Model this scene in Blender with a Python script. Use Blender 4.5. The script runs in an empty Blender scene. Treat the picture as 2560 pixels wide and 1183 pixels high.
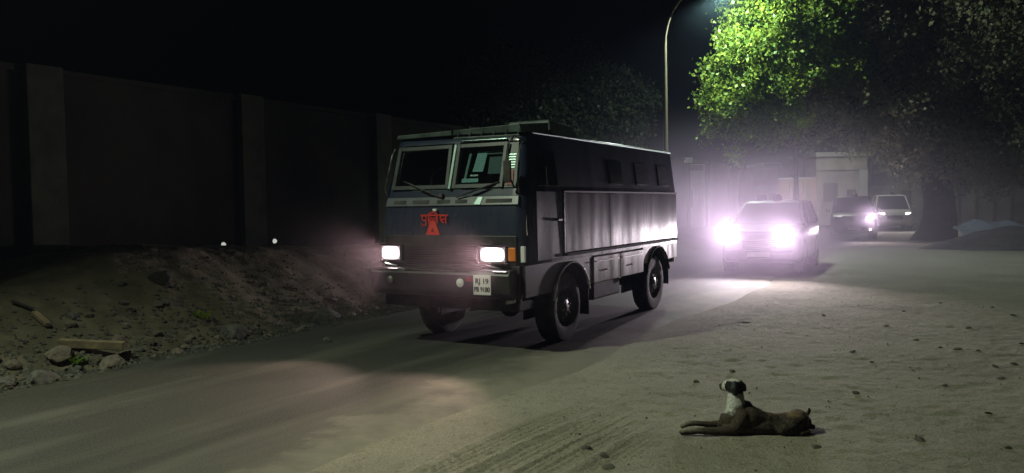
import bpy, bmesh, math, random
import numpy as np
from mathutils import Vector, Matrix, Euler

random.seed(7)
rng = np.random.default_rng(7)
PI = math.pi
R = math.radians
sc = bpy.context.scene
col = sc.collection

# ------------------------------------------------------------------ camera
cam_d = bpy.data.cameras.new('camera')
cam = bpy.data.objects.new('camera', cam_d)
col.objects.link(cam)
cam_d.sensor_width = 36
cam_d.lens = 1970 / 2560 * 36
cam_d.clip_start = 0.05
cam_d.clip_end = 2000
CAMH = 1.7
CM = Matrix.Translation((0, 0, CAMH)) @ Matrix.Rotation(R(90 - 2.28), 4, 'X') @ Matrix.Rotation(R(-0.94), 4, 'Z')
cam.matrix_world = CM
sc.camera = cam

# ------------------------------------------------------------------ night sky
world = bpy.data.worlds.new('World')
sc.world = world
world.use_nodes = True
wn = world.node_tree
for n in list(wn.nodes):
    wn.nodes.remove(n)
wo = wn.nodes.new('ShaderNodeOutputWorld')
wb = wn.nodes.new('ShaderNodeBackground')
ws = wn.nodes.new('ShaderNodeTexSky')
ws.sky_type = 'NISHITA'
ws.sun_disc = False
ws.sun_elevation = R(-4)
ws.sun_rotation = R(200)
wb.inputs['Strength'].default_value = 0.001
wn.links.new(ws.outputs[0], wb.inputs[0])
wn.links.new(wb.outputs[0], wo.inputs[0])

# ------------------------------------------------------------------ picture settings
sc.view_settings.view_transform = 'Standard'
sc.view_settings.look = 'None'
sc.view_settings.exposure = 0
sc.view_settings.gamma = 1
sc.view_settings.use_curve_mapping = False
sc.render.engine = 'CYCLES'
cy = sc.cycles
cy.use_denoising = True
cy.max_bounces = 5
cy.diffuse_bounces = 2
cy.glossy_bounces = 3
cy.transmission_bounces = 4
cy.transparent_max_bounces = 12
cy.volume_bounces = 0
cy.sample_clamp_indirect = 3
cy.use_light_tree = True

# strengths of the lamps of the place (watts)
P_TRUCK = 225
P_CAR1 = 1230
P_CAR2 = 700
P_CAR3 = 260
P_STREET_FAR = 2700
P_STREET_NEAR = 3800
P_STREET_THIRD = 1900
HAZE_DENSITY = 0.0007
DUST_DENSITY = 0.078

# ------------------------------------------------------------------ helpers
def ray(px, py):
    d = Vector(((px - 1280) / 1970, -(py - 591.5) / 1970, -1))
    return CM.to_3x3() @ d

def at(px, py, Y):
    d = ray(px, py)
    return Vector((0, 0, CAMH)) + d * (Y / d.y)

def ground_at(px, py, z=0):
    d = ray(px, py)
    return Vector((0, 0, CAMH)) + d * ((z - CAMH) / d.z)

# road frame: a = metres right of the truck's centre line, s = metres along the road
O2 = Vector((-0.75, 9.25))
DA = Vector((0.866, -0.5))
DS = Vector((0.5, 0.866))
def road(a, s, z=0.0):
    p = O2 + DA * a + DS * s
    return Vector((p.x, p.y, z))

def vnoise(x, y, seed=0):
    xi = np.floor(x).astype(np.int64); yi = np.floor(y).astype(np.int64)
    xf = x - xi; yf = y - yi
    u = xf * xf * (3 - 2 * xf); v = yf * yf * (3 - 2 * yf)
    def h(i, j):
        n = (i * 374761393 + j * 668265263 + seed * 974711) & 0x7fffffff
        n = ((n ^ (n >> 13)) * 1274126177) & 0x7fffffff
        return ((n ^ (n >> 16)) & 0xffff) / 65535.0
    return (h(xi, yi) * (1 - u) + h(xi + 1, yi) * u) * (1 - v) + (h(xi, yi + 1) * (1 - u) + h(xi + 1, yi + 1) * u) * v

def fbm(x, y, o=4, seed=0):
    r = 0; a = .5; t = 0
    for k in range(o):
        r = r + a * vnoise(x * 2 ** k, y * 2 ** k, seed + k * 17); t += a; a *= .5
    return r / t

def tag(o, label=None, cat=None, group=None, kind=None):
    if label: o['label'] = label
    if cat: o['category'] = cat
    if group: o['group'] = group
    if kind: o['kind'] = kind
    return o

def thing(name, label, cat, loc=(0, 0, 0), rz=0, group=None):
    o = bpy.data.objects.new(name, None)
    o.empty_display_size = .2
    col.objects.link(o)
    o.location = loc
    o.rotation_euler = (0, 0, rz)
    return tag(o, label, cat, group)

def link_mesh(name, me, mat, parent=None):
    o = bpy.data.objects.new(name, me)
    col.objects.link(o)
    if mat is not None and not me.materials:
        me.materials.append(mat)
    if parent is not None:
        o.parent = parent
    return o

class MB:
    def __init__(self):
        self.v = []; self.f = []
    def add(self, vs, fs):
        b = len(self.v)
        self.v += [tuple(p) for p in vs]
        self.f += [tuple(i + b for i in f) for f in fs]
        return self
    def box(self, x0, x1, y0, y1, z0, z1, M=None):
        vs = [Vector(p) for p in ((x0, y0, z0), (x1, y0, z0), (x1, y1, z0), (x0, y1, z0), (x0, y0, z1), (x1, y0, z1), (x1, y1, z1), (x0, y1, z1))]
        if M: vs = [M @ p for p in vs]
        return self.add(vs, [(3, 2, 1, 0), (4, 5, 6, 7), (0, 1, 5, 4), (1, 2, 6, 5), (2, 3, 7, 6), (3, 0, 4, 7)])
    def hexa(self, b, t):
        return self.add(list(b) + list(t), [(3, 2, 1, 0), (4, 5, 6, 7), (0, 1, 5, 4), (1, 2, 6, 5), (2, 3, 7, 6), (3, 0, 4, 7)])
    def tube(self, pts, r, n=10, cap=True):
        pts = [Vector(p) for p in pts]
        rs = r if isinstance(r, (list, tuple)) else [r] * len(pts)
        rings = []
        for i, p in enumerate(pts):
            t = (pts[min(i + 1, len(pts) - 1)] - pts[max(i - 1, 0)]).normalized()
            up = Vector((0, 0, 1)) if abs(t.z) < .9 else Vector((1, 0, 0))
            a = t.cross(up).normalized(); b = a.cross(t)
            rings.append([p + (a * math.cos(2 * PI * k / n) + b * math.sin(2 * PI * k / n)) * rs[i] for k in range(n)])
        vs = [q for rg in rings for q in rg]
        fs = []
        for i in range(len(pts) - 1):
            for k in range(n):
                k2 = (k + 1) % n
                fs.append((i * n + k, i * n + k2, (i + 1) * n + k2, (i + 1) * n + k))
        if cap:
            fs.append(tuple(range(n - 1, -1, -1)))
            fs.append(tuple((len(pts) - 1) * n + k for k in range(n)))
        return self.add(vs, fs)
    def lathe_x(self, prof, c, n=28):
        # prof: (radius, x) pairs, axis along x through c
        vs = []; fs = []
        for (r, x) in prof:
            for k in range(n):
                a = 2 * PI * k / n
                vs.append((c[0] + x, c[1] + r * math.cos(a), c[2] + r * math.sin(a)))
        for i in range(len(prof) - 1):
            for k in range(n):
                k2 = (k + 1) % n
                fs.append((i * n + k, i * n + k2, (i + 1) * n + k2, (i + 1) * n + k))
        return self.add(vs, fs)
    def prism_x(self, poly, x0, x1):
        # poly in (y, z), extruded along x
        n = len(poly)
        vs = [(x0, y, z) for y, z in poly] + [(x1, y, z) for y, z in poly]
        fs = [tuple(range(n)), tuple(range(2 * n - 1, n - 1, -1))]
        fs += [(i, n + i, n + (i + 1) % n, (i + 1) % n) for i in range(n)]
        return self.add(vs, fs)
    def prism_y(self, poly, y0, y1):
        n = len(poly)
        vs = [(x, y0, z) for x, z in poly] + [(x, y1, z) for x, z in poly]
        fs = [tuple(range(n)), tuple(range(2 * n - 1, n - 1, -1))]
        fs += [(i, n + i, n + (i + 1) % n, (i + 1) % n) for i in range(n)]
        return self.add(vs, fs)
    def build(self, name, mat, parent=None, smooth=False, bevel=0, seg=2):
        me = bpy.data.meshes.new(name)
        me.from_pydata(self.v, [], self.f)
        bm = bmesh.new(); bm.from_mesh(me)
        bmesh.ops.recalc_face_normals(bm, faces=bm.faces)
        bm.to_mesh(me); bm.free()
        if smooth:
            me.polygons.foreach_set('use_smooth', [True] * len(me.polygons))
        o = link_mesh(name, me, mat, parent)
        if bevel:
            m = o.modifiers.new('bevel', 'BEVEL'); m.width = bevel; m.segments = seg; m.limit_method = 'ANGLE'; m.angle_limit = R(35)
        if smooth:
            m2 = o.modifiers.new('edges', 'EDGE_SPLIT'); m2.split_angle = R(38)
        return o

def copy_tree(o, parent=None):
    c = o.copy(); col.objects.link(c)
    if parent is not None: c.parent = parent
    for ch in [k for k in o.children]:
        copy_tree(ch, c)
    return c

# ------------------------------------------------------------------ materials
def newmat(name):
    m = bpy.data.materials.new(name); m.use_nodes = True
    nt = m.node_tree
    return m, nt, nt.nodes['Principled BSDF']

def mat(name, c, rough=.6, metal=0, c2=None, scale=8, bump=0, bscale=60, coat=0, detail=4, emit=None, es=0, spec=None, lo=.4, hi=.65):
    m, nt, p = newmat(name)
    p.inputs['Base Color'].default_value = (*c, 1)
    p.inputs['Roughness'].default_value = rough
    p.inputs['Metallic'].default_value = metal
    if spec is not None: p.inputs['Specular IOR Level'].default_value = spec
    if coat: p.inputs['Coat Weight'].default_value = coat
    tc = nt.nodes.new('ShaderNodeTexCoord')
    if c2 is not None:
        n = nt.nodes.new('ShaderNodeTexNoise'); n.inputs['Scale'].default_value = scale; n.inputs['Detail'].default_value = detail
        nt.links.new(tc.outputs['Object'], n.inputs['Vector'])
        mr = nt.nodes.new('ShaderNodeMapRange'); mr.inputs[1].default_value = lo; mr.inputs[2].default_value = hi
        nt.links.new(n.outputs[0], mr.inputs[0])
        mx = nt.nodes.new('ShaderNodeMix'); mx.data_type = 'RGBA'
        mx.inputs[6].default_value = (*c, 1); mx.inputs[7].default_value = (*c2, 1)
        nt.links.new(mr.outputs[0], mx.inputs[0])
        nt.links.new(mx.outputs[2], p.inputs['Base Color'])
    if bump:
        n2 = nt.nodes.new('ShaderNodeTexNoise'); n2.inputs['Scale'].default_value = bscale; n2.inputs['Detail'].default_value = 5
        nt.links.new(tc.outputs['Object'], n2.inputs['Vector'])
        b = nt.nodes.new('ShaderNodeBump'); b.inputs['Strength'].default_value = bump; b.inputs['Distance'].default_value = .02
        nt.links.new(n2.outputs[0], b.inputs['Height'])
        nt.links.new(b.outputs[0], p.inputs['Normal'])
    if emit:
        p.inputs['Emission Color'].default_value = (*emit, 1)
        p.inputs['Emission Strength'].default_value = es
    return m

def paint(name, c, dust=(.20, .17, .14), rough=.28, amount=.5, ztop=1.9, bump=.25):
    """dark vehicle paint with road dust that thickens towards the wheels; on side and skirt it also holds headlight glow"""
    m, nt, p = newmat(name)
    tc = nt.nodes.new('ShaderNodeTexCoord')
    sp = nt.nodes.new('ShaderNodeSeparateXYZ'); nt.links.new(tc.outputs['Object'], sp.inputs[0])
    mp = nt.nodes.new('ShaderNodeMapping'); mp.inputs['Scale'].default_value = (2.5, 2.5, .6)
    nt.links.new(tc.outputs['Object'], mp.inputs[0])
    n = nt.nodes.new('ShaderNodeTexNoise'); n.inputs['Scale'].default_value = 2.2; n.inputs['Detail'].default_value = 7; n.inputs['Roughness'].default_value = .62
    nt.links.new(mp.outputs[0], n.inputs['Vector'])
    zr = nt.nodes.new('ShaderNodeMapRange'); zr.inputs[1].default_value = ztop; zr.inputs[2].default_value = .4
    zr.inputs[3].default_value = 0.0; zr.inputs[4].default_value = 1.0
    nt.links.new(sp.outputs[2], zr.inputs[0])
    nr = nt.nodes.new('ShaderNodeMapRange'); nr.inputs[1].default_value = .35; nr.inputs[2].default_value = .7; nr.inputs[3].default_value = .05
    nt.links.new(n.outputs[0], nr.inputs[0])
    mu = nt.nodes.new('ShaderNodeMath'); mu.operation = 'MULTIPLY'
    nt.links.new(zr.outputs[0], mu.inputs[0]); nt.links.new(nr.outputs[0], mu.inputs[1])
    mu2 = nt.nodes.new('ShaderNodeMath'); mu2.operation = 'MULTIPLY'; mu2.inputs[1].default_value = amount; mu2.use_clamp = True
    nt.links.new(mu.outputs[0], mu2.inputs[0])
    mx = nt.nodes.new('ShaderNodeMix'); mx.data_type = 'RGBA'
    mx.inputs[6].default_value = (*c, 1); mx.inputs[7].default_value = (*dust, 1)
    nt.links.new(mu2.outputs[0], mx.inputs[0]); nt.links.new(mx.outputs[2], p.inputs['Base Color'])
    rr = nt.nodes.new('ShaderNodeMapRange'); rr.inputs[3].default_value = rough; rr.inputs[4].default_value = .75
    nt.links.new(mu2.outputs[0], rr.inputs[0]); nt.links.new(rr.outputs[0], p.inputs['Roughness'])
    n3 = nt.nodes.new('ShaderNodeTexNoise'); n3.inputs['Scale'].default_value = .75; n3.inputs['Detail'].default_value = 1.5
    nt.links.new(mp.outputs[0], n3.inputs['Vector'])
    b = nt.nodes.new('ShaderNodeBump'); b.inputs['Strength'].default_value = bump; b.inputs['Distance'].default_value = .05
    nt.links.new(n3.outputs[0], b.inputs['Height']); nt.links.new(b.outputs[0], p.inputs['Normal'])
    return m

def glass_mat(name, tint=(.75, .85, .85), tr=.75, rough=.05):
    m = bpy.data.materials.new(name); m.use_nodes = True
    nt = m.node_tree; nt.nodes.clear()
    o = nt.nodes.new('ShaderNodeOutputMaterial')
    t = nt.nodes.new('ShaderNodeBsdfTransparent'); t.inputs[0].default_value = (*[k * tr for k in tint], 1)
    g = nt.nodes.new('ShaderNodeBsdfGlossy'); g.inputs['Roughness'].default_value = rough
    fr = nt.nodes.new('ShaderNodeFresnel'); fr.inputs[0].default_value = 1.5
    mx = nt.nodes.new('ShaderNodeMixShader')
    nt.links.new(fr.outputs[0], mx.inputs[0]); nt.links.new(t.outputs[0], mx.inputs[1]); nt.links.new(g.outputs[0], mx.inputs[2])
    nt.links.new(mx.outputs[0], o.inputs[0])
    return m

def emit_mat(name, c, s):
    m = bpy.data.materials.new(name); m.use_nodes = True
    nt = m.node_tree; nt.nodes.clear()
    o = nt.nodes.new('ShaderNodeOutputMaterial')
    e = nt.nodes.new('ShaderNodeEmission'); e.inputs[0].default_value = (*c, 1); e.inputs[1].default_value = s
    nt.links.new(e.outputs[0], o.inputs[0])
    return m

M = {}
M['navy'] = paint('navy_paint', (.019, .027, .052), rough=.26, amount=.3)
M['side'] = paint('side_paint', (.012, .013, .020), dust=(.52, .46, .44), rough=.24, amount=1.25, ztop=1.4, bump=.45)  # low pale dust is brightened to carry the following car's headlight glow
M['skirt'] = paint('skirt_paint', (.16, .15, .15), dust=(.55, .49, .46), rough=.28, amount=1.5, ztop=1.7)  # pale dusty paint, brightened further for the car beam on the lockers
M['grille'] = mat('grille_black', (.02, .018, .018), .45, c2=(.06, .05, .045), scale=5)
M['frame'] = mat('frame_grey', (.036, .044, .044), .45, c2=(.016, .02, .02), scale=6)
M['rubber'] = mat('rubber', (.012, .012, .012), .8, c2=(.07, .062, .052), scale=4, bump=.3, bscale=40)
M['tyre'] = mat('tyre_rubber', (.013, .013, .013), .75, c2=(.05, .045, .04), scale=6, bump=.4, bscale=30)
M['steel'] = mat('worn_steel', (.30, .29, .28), .35, .8, c2=(.10, .09, .08), scale=9, bump=.1)
M['rim'] = mat('wheel_rim', (.16, .15, .14), .45, .4, c2=(.05, .045, .04), scale=7)
M['chrome'] = mat('bright_metal', (.75, .75, .76), .15, 1.0)
M['white'] = mat('plate_white', (.75, .75, .72), .5)
M['ink'] = mat('plate_black', (.015, .015, .015), .5)
M['red'] = mat('red_letter', (.75, .035, .02), .45, c2=(.70, .06, .02), scale=8)
M['darkred'] = mat('dark_red', (.22, .01, .01), .5)
M['amber'] = mat('amber_lens', (.75, .22, .03), .2, coat=.5)
M['glass'] = glass_mat('windscreen_glass')
M['dglass'] = mat('dark_glass', (.012, .014, .016), .06, coat=.6)
M['under2'] = mat('bumper_black', (.012, .012, .015), .4, c2=(.035, .032, .032), scale=4)
M['under'] = mat('chassis_black', (.014, .013, .012), .7, c2=(.05, .045, .04), scale=5, bump=.2)
M['inside'] = mat('cab_trim', (.13, .16, .15), .7)
M['pane_reflection'] = mat('reflection_teal', (.36, .68, .66), .5)
M['pane_glint'] = mat('glint_white', (.8, .85, .8), .5)
def lens_mat(name, c, hot, rim):
    m = emit_mat(name, c, hot); nt = m.node_tree; e = [n for n in nt.nodes if n.type == 'EMISSION'][0]
    tc = nt.nodes.new('ShaderNodeTexCoord'); sp = nt.nodes.new('ShaderNodeSeparateXYZ'); nt.links.new(tc.outputs['Generated'], sp.inputs[0])
    out = []
    for k, wgt in ((0, 1.0), (2, .95)):
        a = nt.nodes.new('ShaderNodeMath'); a.operation = 'SUBTRACT'; a.inputs[1].default_value = .5; nt.links.new(sp.outputs[k], a.inputs[0])
        b = nt.nodes.new('ShaderNodeMath'); b.operation = 'ABSOLUTE'; nt.links.new(a.outputs[0], b.inputs[0])
        c_ = nt.nodes.new('ShaderNodeMath'); c_.operation = 'POWER'; c_.inputs[1].default_value = 4; nt.links.new(b.outputs[0], c_.inputs[0]); out.append(c_)
    s_ = nt.nodes.new('ShaderNodeMath'); nt.links.new(out[0].outputs[0], s_.inputs[0]); nt.links.new(out[1].outputs[0], s_.inputs[1])
    mr = nt.nodes.new('ShaderNodeMapRange'); mr.interpolation_type = 'SMOOTHSTEP'; mr.inputs[1].default_value = .0; mr.inputs[2].default_value = .062; mr.inputs[3].default_value = hot; mr.inputs[4].default_value = rim
    nt.links.new(s_.outputs[0], mr.inputs[0])
    wv = nt.nodes.new('ShaderNodeTexWave'); wv.inputs['Scale'].default_value = 5; wv.inputs['Distortion'].default_value = 0; nt.links.new(tc.outputs['Generated'], wv.inputs[0])
    wr = nt.nodes.new('ShaderNodeMapRange'); wr.inputs[3].default_value = .45; wr.inputs[4].default_value = 1; nt.links.new(wv.outputs[1], wr.inputs[0])
    mu = nt.nodes.new('ShaderNodeMath'); mu.operation = 'MULTIPLY'; nt.links.new(mr.outputs[0], mu.inputs[0]); nt.links.new(wr.outputs[0], mu.inputs[1]); nt.links.new(mu.outputs[0], e.inputs[1])
    return m
M['head'] = lens_mat('headlight_glow', (1.0, .84, .84), 16, .5)
M['head_plain'] = emit_mat('headlight_glow', (1.0, .86, .88), 28)
M['head_car'] = emit_mat('headlight_glow_car', (1.0, .92, .95), 30)
M['lampglow'] = emit_mat('street_lamp_glow', (.80, 1.0, .82), 25)
M['tiny'] = emit_mat('wall_dot_glow', (.9, .95, .85), .55)

def headlight_light(name, parent, loc, aim, power, size=95, blend=.5, color=(1, .86, .86), radius=.06):
    """the light given off by a headlamp; it hangs on the lens that it belongs to"""
    l = bpy.data.lights.new(name, 'SPOT'); l.energy = power; l.color = color
    l.spot_size = R(size); l.spot_blend = blend; l.shadow_soft_size = radius
    o = bpy.data.objects.new(name, l); col.objects.link(o); o.parent = parent
    o.location = loc
    d = Vector(aim).normalized()
    o.rotation_euler = d.to_track_quat('-Z', 'Y').to_euler()
    return o

# ================================================================== SETTING
# ground sheet: fine near the camera, coarse towards the horizon
def warp(lo, hi, n, k):
    t = np.linspace(0, 1, n)
    return lo + (hi - lo) * (np.exp(k * t) - 1) / (math.exp(k) - 1)

def grid_mesh(name, X, Y, Z, material, kind='structure', label=None, smooth=True):
    ny, nx = X.shape
    me = bpy.data.meshes.new(name)
    co = np.stack([X, Y, Z], -1).reshape(-1, 3).astype(np.float32)
    me.vertices.add(len(co)); me.vertices.foreach_set('co', co.ravel())
    idx = np.arange(ny * nx).reshape(ny, nx)
    q = np.stack([idx[:-1, :-1], idx[:-1, 1:], idx[1:, 1:], idx[1:, :-1]], -1).reshape(-1, 4)
    nf = len(q)
    me.loops.add(nf * 4); me.loops.foreach_set('vertex_index', q.ravel().astype(np.int32))
    me.polygons.add(nf)
    me.polygons.foreach_set('loop_start', (np.arange(nf) * 4).astype(np.int32))
    me.polygons.foreach_set('loop_total', np.full(nf, 4, np.int32))
    me.polygons.foreach_set('use_smooth', np.full(nf, smooth))
    me.update(calc_edges=True)
    o = link_mesh(name, me, material)
    if kind: o['kind'] = kind
    if label: o['label'] = label
    return o

def to_road(X, Y):
    dx = X - O2.x; dy = Y - O2.y
    return dx * DA.x + dy * DA.y, dx * DS.x + dy * DS.y

ROAD_R = 1.85
ROAD_L = -2.75
def road_edge(s):
    return ROAD_R + .35 * (fbm(s * .35 + 50, s * 0 + 3, 3, 5) - .5) * 2

def sand_height(X, Y):
    a, s = to_road(X, Y)
    h = (fbm(X * .5, Y * .5, 3, 1) - .5) * .04
    h += (fbm(X * 2.2, Y * 2.2, 4, 2) - .5) * .015
    h += (fbm(X * 9, Y * 9, 4, 3) - .5) * .017
    # hoof and foot scuffs
    d = vnoise(X * 3.1, Y * 3.1, 31)
    h -= np.clip(d - .80, 0, 1) * .05
    # ground flat below the road
    e = ROAD_R - .2
    inside = np.clip((a - e) / .8, 0, 1)
    inside = np.where(a < -3.2, 1, inside)
    h = h * inside - .02 * (1 - inside)
    # tyre tracks left in the loose sand
    wob = (fbm(s * .4, a * 0, 2, 9) - .5) * .18 + .035 * (s + 4) ** 2
    for c0, w in ((2.28, .14), (2.62, .15), (2.84, .13), (3.2, .15)):
        u = (a - c0 - wob) / w
        env = np.exp(-u ** 6)
        amp = np.clip((fbm(s * .9 + c0 * 7, a * 2, 2, 12) - .28) * 3, 0, 1)
        tread = .5 + .5 * np.sin((a - wob) * 2 * PI / .055)
        lug = .5 + .5 * np.sin(s * 2 * PI / .09 + np.sign(a - c0 - wob) * (a - c0 - wob) * 30)
        fade = np.clip((-1.5 - s) / 1.0, 0, 1)
        amp = amp * fade
        h += env * amp * 1.15 * (-.018 + .016 * tread + .007 * lug)
        h += np.exp(-((np.abs(u) - 1.15) / .22) ** 2) * amp * .012
    return h

xs = np.concatenate([-warp(14, 500, 50, 4)[::-1][:-1], np.linspace(-14, -2.5, 60)[:-1], np.linspace(-2.5, 7.5, 560)[:-1], np.linspace(7.5, 20, 260)[:-1], warp(20, 500, 50, 4)])
ys = np.concatenate([-warp(0, 400, 30, 4)[::-1] - 1, np.linspace(-1, 3, 20)[1:-1], warp(3, 30, 800, 2.0)[:-1], warp(30, 700, 120, 3.2)])
X, Y = np.meshgrid(xs, ys)
Z = sand_height(X, Y)
far = np.clip((np.hypot(X, Y) - 60) / 60, 0, 1)
Z = Z * (1 - far)

def ground_material():
    m, nt, p = newmat('sandy_ground')
    tc = nt.nodes.new('ShaderNodeTexCoord')
    def noise(s, d=5, r=.6):
        n = nt.nodes.new('ShaderNodeTexNoise'); n.inputs['Scale'].default_value = s; n.inputs['Detail'].default_value = d; n.inputs['Roughness'].default_value = r
        nt.links.new(tc.outputs['Object'], n.inputs['Vector']); return n
    def rng_(src, a, b, c=0, d=1):
        r = nt.nodes.new('ShaderNodeMapRange'); r.inputs[1].default_value = a; r.inputs[2].default_value = b; r.inputs[3].default_value = c; r.inputs[4].default_value = d
        nt.links.new(src, r.inputs[0]); return r.outputs[0]
    def mix(f, a, b):
        x = nt.nodes.new('ShaderNodeMix'); x.data_type = 'RGBA'
        nt.links.new(f, x.inputs[0])
        for i, q in ((6, a), (7, b)):
            if isinstance(q, tuple): x.inputs[i].default_value = (*q, 1)
            else: nt.links.new(q, x.inputs[i])
        return x.outputs[2]
    c = mix(rng_(noise(.7, 4).outputs[0], .3, .7), (.315, .29, .22), (.43, .39, .30))
    c = mix(rng_(noise(7, 6, .7).outputs[0], .54, .70, 0, .5), c, (.12, .105, .08))
    c = mix(rng_(noise(60, 3, .7).outputs[0], .52, .68, 0, .8), c, (.12, .108, .085))
    c = mix(rng_(noise(45, 3, .7).outputs[0], .58, .72, 0, .65), c, (.52, .45, .38))
    nt.links.new(c, p.inputs['Base Color'])
    p.inputs['Roughness'].default_value = .95
    p.inputs['Specular IOR Level'].default_value = .15
    b = nt.nodes.new('ShaderNodeBump'); b.inputs['Strength'].default_value = 1.0; b.inputs['Distance'].default_value = .03
    nt.links.new(noise(38, 6, .75).outputs[0], b.inputs['Height']); nt.links.new(b.outputs[0], p.inputs['Normal'])
    return m
grid_mesh('ground', X, Y, Z, ground_material())

# asphalt road, dusty towards its right edge
ss = np.concatenate([np.linspace(-16, 30, 240)[:-1], warp(30, 320, 40, 2.5)])
tt = np.linspace(0, 1, 34)
S, T = np.meshgrid(ss, tt, indexing='ij')
E = road_edge(S)
A = ROAD_L - .6 + (E - ROAD_L + .6) * T
P3x = O2.x + DA.x * A + DS.x * S; P3y = O2.y + DA.y * A + DS.y * S
Zr = .012 + .010 * (fbm(P3x * .8, P3y * .8, 3, 44) - .5) - .05 * np.clip((T - .93) / .07, 0, 1) 
def road_material():
    m, nt, p = newmat('dusty_asphalt')
    tc = nt.nodes.new('ShaderNodeTexCoord')
    mp = nt.nodes.new('ShaderNodeMapping'); mp.inputs['Rotation'].default_value = (0, 0, R(30)); mp.inputs['Location'].default_value = (0, 0, 0)
    nt.links.new(tc.outputs['Object'], mp.inputs[0])
    sp = nt.nodes.new('ShaderNodeSeparateXYZ'); nt.links.new(mp.outputs[0], sp.inputs[0])
    # rotated x = .866 x - .5 y ; lateral a = that + const
    ca = -(O2.x * .866 - O2.y * .5)
    ad = nt.nodes.new('ShaderNodeMath'); ad.inputs[1].default_value = ca; nt.links.new(sp.outputs[0], ad.inputs[0])
    st = nt.nodes.new('ShaderNodeMapping'); st.inputs['Scale'].default_value = (1.6, .22, 1)
    nt.links.new(mp.outputs[0], st.inputs[0])
    n1 = nt.nodes.new('ShaderNodeTexNoise'); n1.inputs['Scale'].default_value = 1.0; n1.inputs['Detail'].default_value = 6
    nt.links.new(st.outputs[0], n1.inputs['Vector'])
    # dust amount: edge + streaks + wheel-track swept
    e = nt.nodes.new('ShaderNodeMapRange'); e.inputs[1].default_value = .1; e.inputs[2].default_value = 2.2
    nt.links.new(ad.outputs[0], e.inputs[0])
    s1 = nt.nodes.new('ShaderNodeMapRange'); s1.inputs[1].default_value = .38; s1.inputs[2].default_value = .66; s1.inputs[3].default_value = -.28; s1.inputs[4].default_value = .30
    nt.links.new(n1.outputs[0], s1.inputs[0])
    su = nt.nodes.new('ShaderNodeMath'); su.use_clamp = True
    nt.links.new(e.outputs[0], su.inputs[0]); nt.links.new(s1.outputs[0], su.inputs[1])
    n2 = nt.nodes.new('ShaderNodeTexNoise'); n2.inputs['Scale'].default_value = 70; n2.inputs['Detail'].default_value = 3
    nt.links.new(tc.outputs['Object'], n2.inputs['Vector'])
    g = nt.nodes.new('ShaderNodeMapRange'); g.inputs[1].default_value = .35; g.inputs[2].default_value = .65
    nt.links.new(n2.outputs[0], g.inputs[0])
    asp = nt.nodes.new('ShaderNodeMix'); asp.data_type = 'RGBA'; asp.inputs[6].default_value = (.030, .030, .027, 1); asp.inputs[7].default_value = (.062, .06, .05, 1)
    nt.links.new(g.outputs[0], asp.inputs[0])
    mx = nt.nodes.new('ShaderNodeMix'); mx.data_type = 'RGBA'; mx.inputs[7].default_value = (.155, .145, .115, 1)
    nt.links.new(su.outputs[0], mx.inputs[0]); nt.links.new(asp.outputs[2], mx.inputs[6])
    n4 = nt.nodes.new('ShaderNodeTexNoise'); n4.inputs['Scale'].default_value = .9; n4.inputs['Detail'].default_value = 7; n4.inputs['Roughness'].default_value = .65
    nt.links.new(tc.outputs['Object'], n4.inputs['Vector'])
    w4 = nt.nodes.new('ShaderNodeMath'); w4.operation = 'MULTIPLY_ADD'; w4.inputs[1].default_value = 2.6; nt.links.new(n4.outputs[0], w4.inputs[0]); nt.links.new(ad.outputs[0], w4.inputs[2])
    e4 = nt.nodes.new('ShaderNodeMapRange'); e4.inputs[1].default_value = 2.35; e4.inputs[2].default_value = 2.95; nt.links.new(w4.outputs[0], e4.inputs[0])
    m4 = nt.nodes.new('ShaderNodeMix'); m4.data_type = 'RGBA'; m4.inputs[7].default_value = (.235, .215, .165, 1)
    nt.links.new(e4.outputs[0], m4.inputs[0]); nt.links.new(mx.outputs[2], m4.inputs[6]); nt.links.new(m4.outputs[2], p.inputs['Base Color'])
    p.inputs['Roughness'].default_value = .85; p.inputs['Specular IOR Level'].default_value = .2
    b = nt.nodes.new('ShaderNodeBump'); b.inputs['Strength'].default_value = .35; b.inputs['Distance'].default_value = .008
    nt.links.new(n2.outputs[0], b.inputs['Height']); nt.links.new(b.outputs[0], p.inputs['Normal'])
    return m
grid_mesh('road', P3x, P3y, Zr, road_material())

# earth bank between road and wall
def bank_h(a, s):
    H = np.interp(s, [-9, -4, -2.4, -1.2, 0, 2.4, 5, 10, 20, 45], [.45, .62, .82, 1.14, 1.18, 1.02, .93, .85, .55, .3])
    t = np.clip((-2.75 - a + .35 * (fbm(s * .8, s * 0, 3, 71) - .5) * 2) / 2.5, 0, 1)
    back = np.clip((a + 7.6) / 1.2, 0, 1)
    pr = t * t * (3 - 2 * t)
    h = H * (.25 * np.clip(t * 4, 0, 1) * t + .75 * pr) * (.75 + .25 * back)
    rough = np.clip(t * 6, 0, 1)
    h = h + rough * ((fbm(a * 1.1, s * 1.1, 4, 72) - .5) * .14 + (fbm(a * 5, s * 5, 4, 73) - .5) * .045 + (fbm(a * 16, s * 16, 3, 75) - .5) * .035)
    return np.where(t <= 0, -.06, h - .02)
sb = np.concatenate([np.linspace(-9, 9, 430)[:-1], np.linspace(9, 60, 240)])
ab = np.linspace(-9.2, -2.2, 190)
Sb, Ab = np.meshgrid(sb, ab, indexing='ij')
Zb = bank_h(Ab, Sb)
M['soil'] = mat('bank_soil', (.098, .086, .058), .95, c2=(.15, .128, .088), scale=3.5, bump=.9, bscale=22, detail=8, spec=.1)
grid_mesh('earth_bank', O2.x + DA.x * Ab + DS.x * Sb, O2.y + DA.y * Ab + DS.y * Sb, Zb, M['soil'])

def bank_z(a, s):
    return float(bank_h(np.array([a]), np.array([s]))[0])

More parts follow.
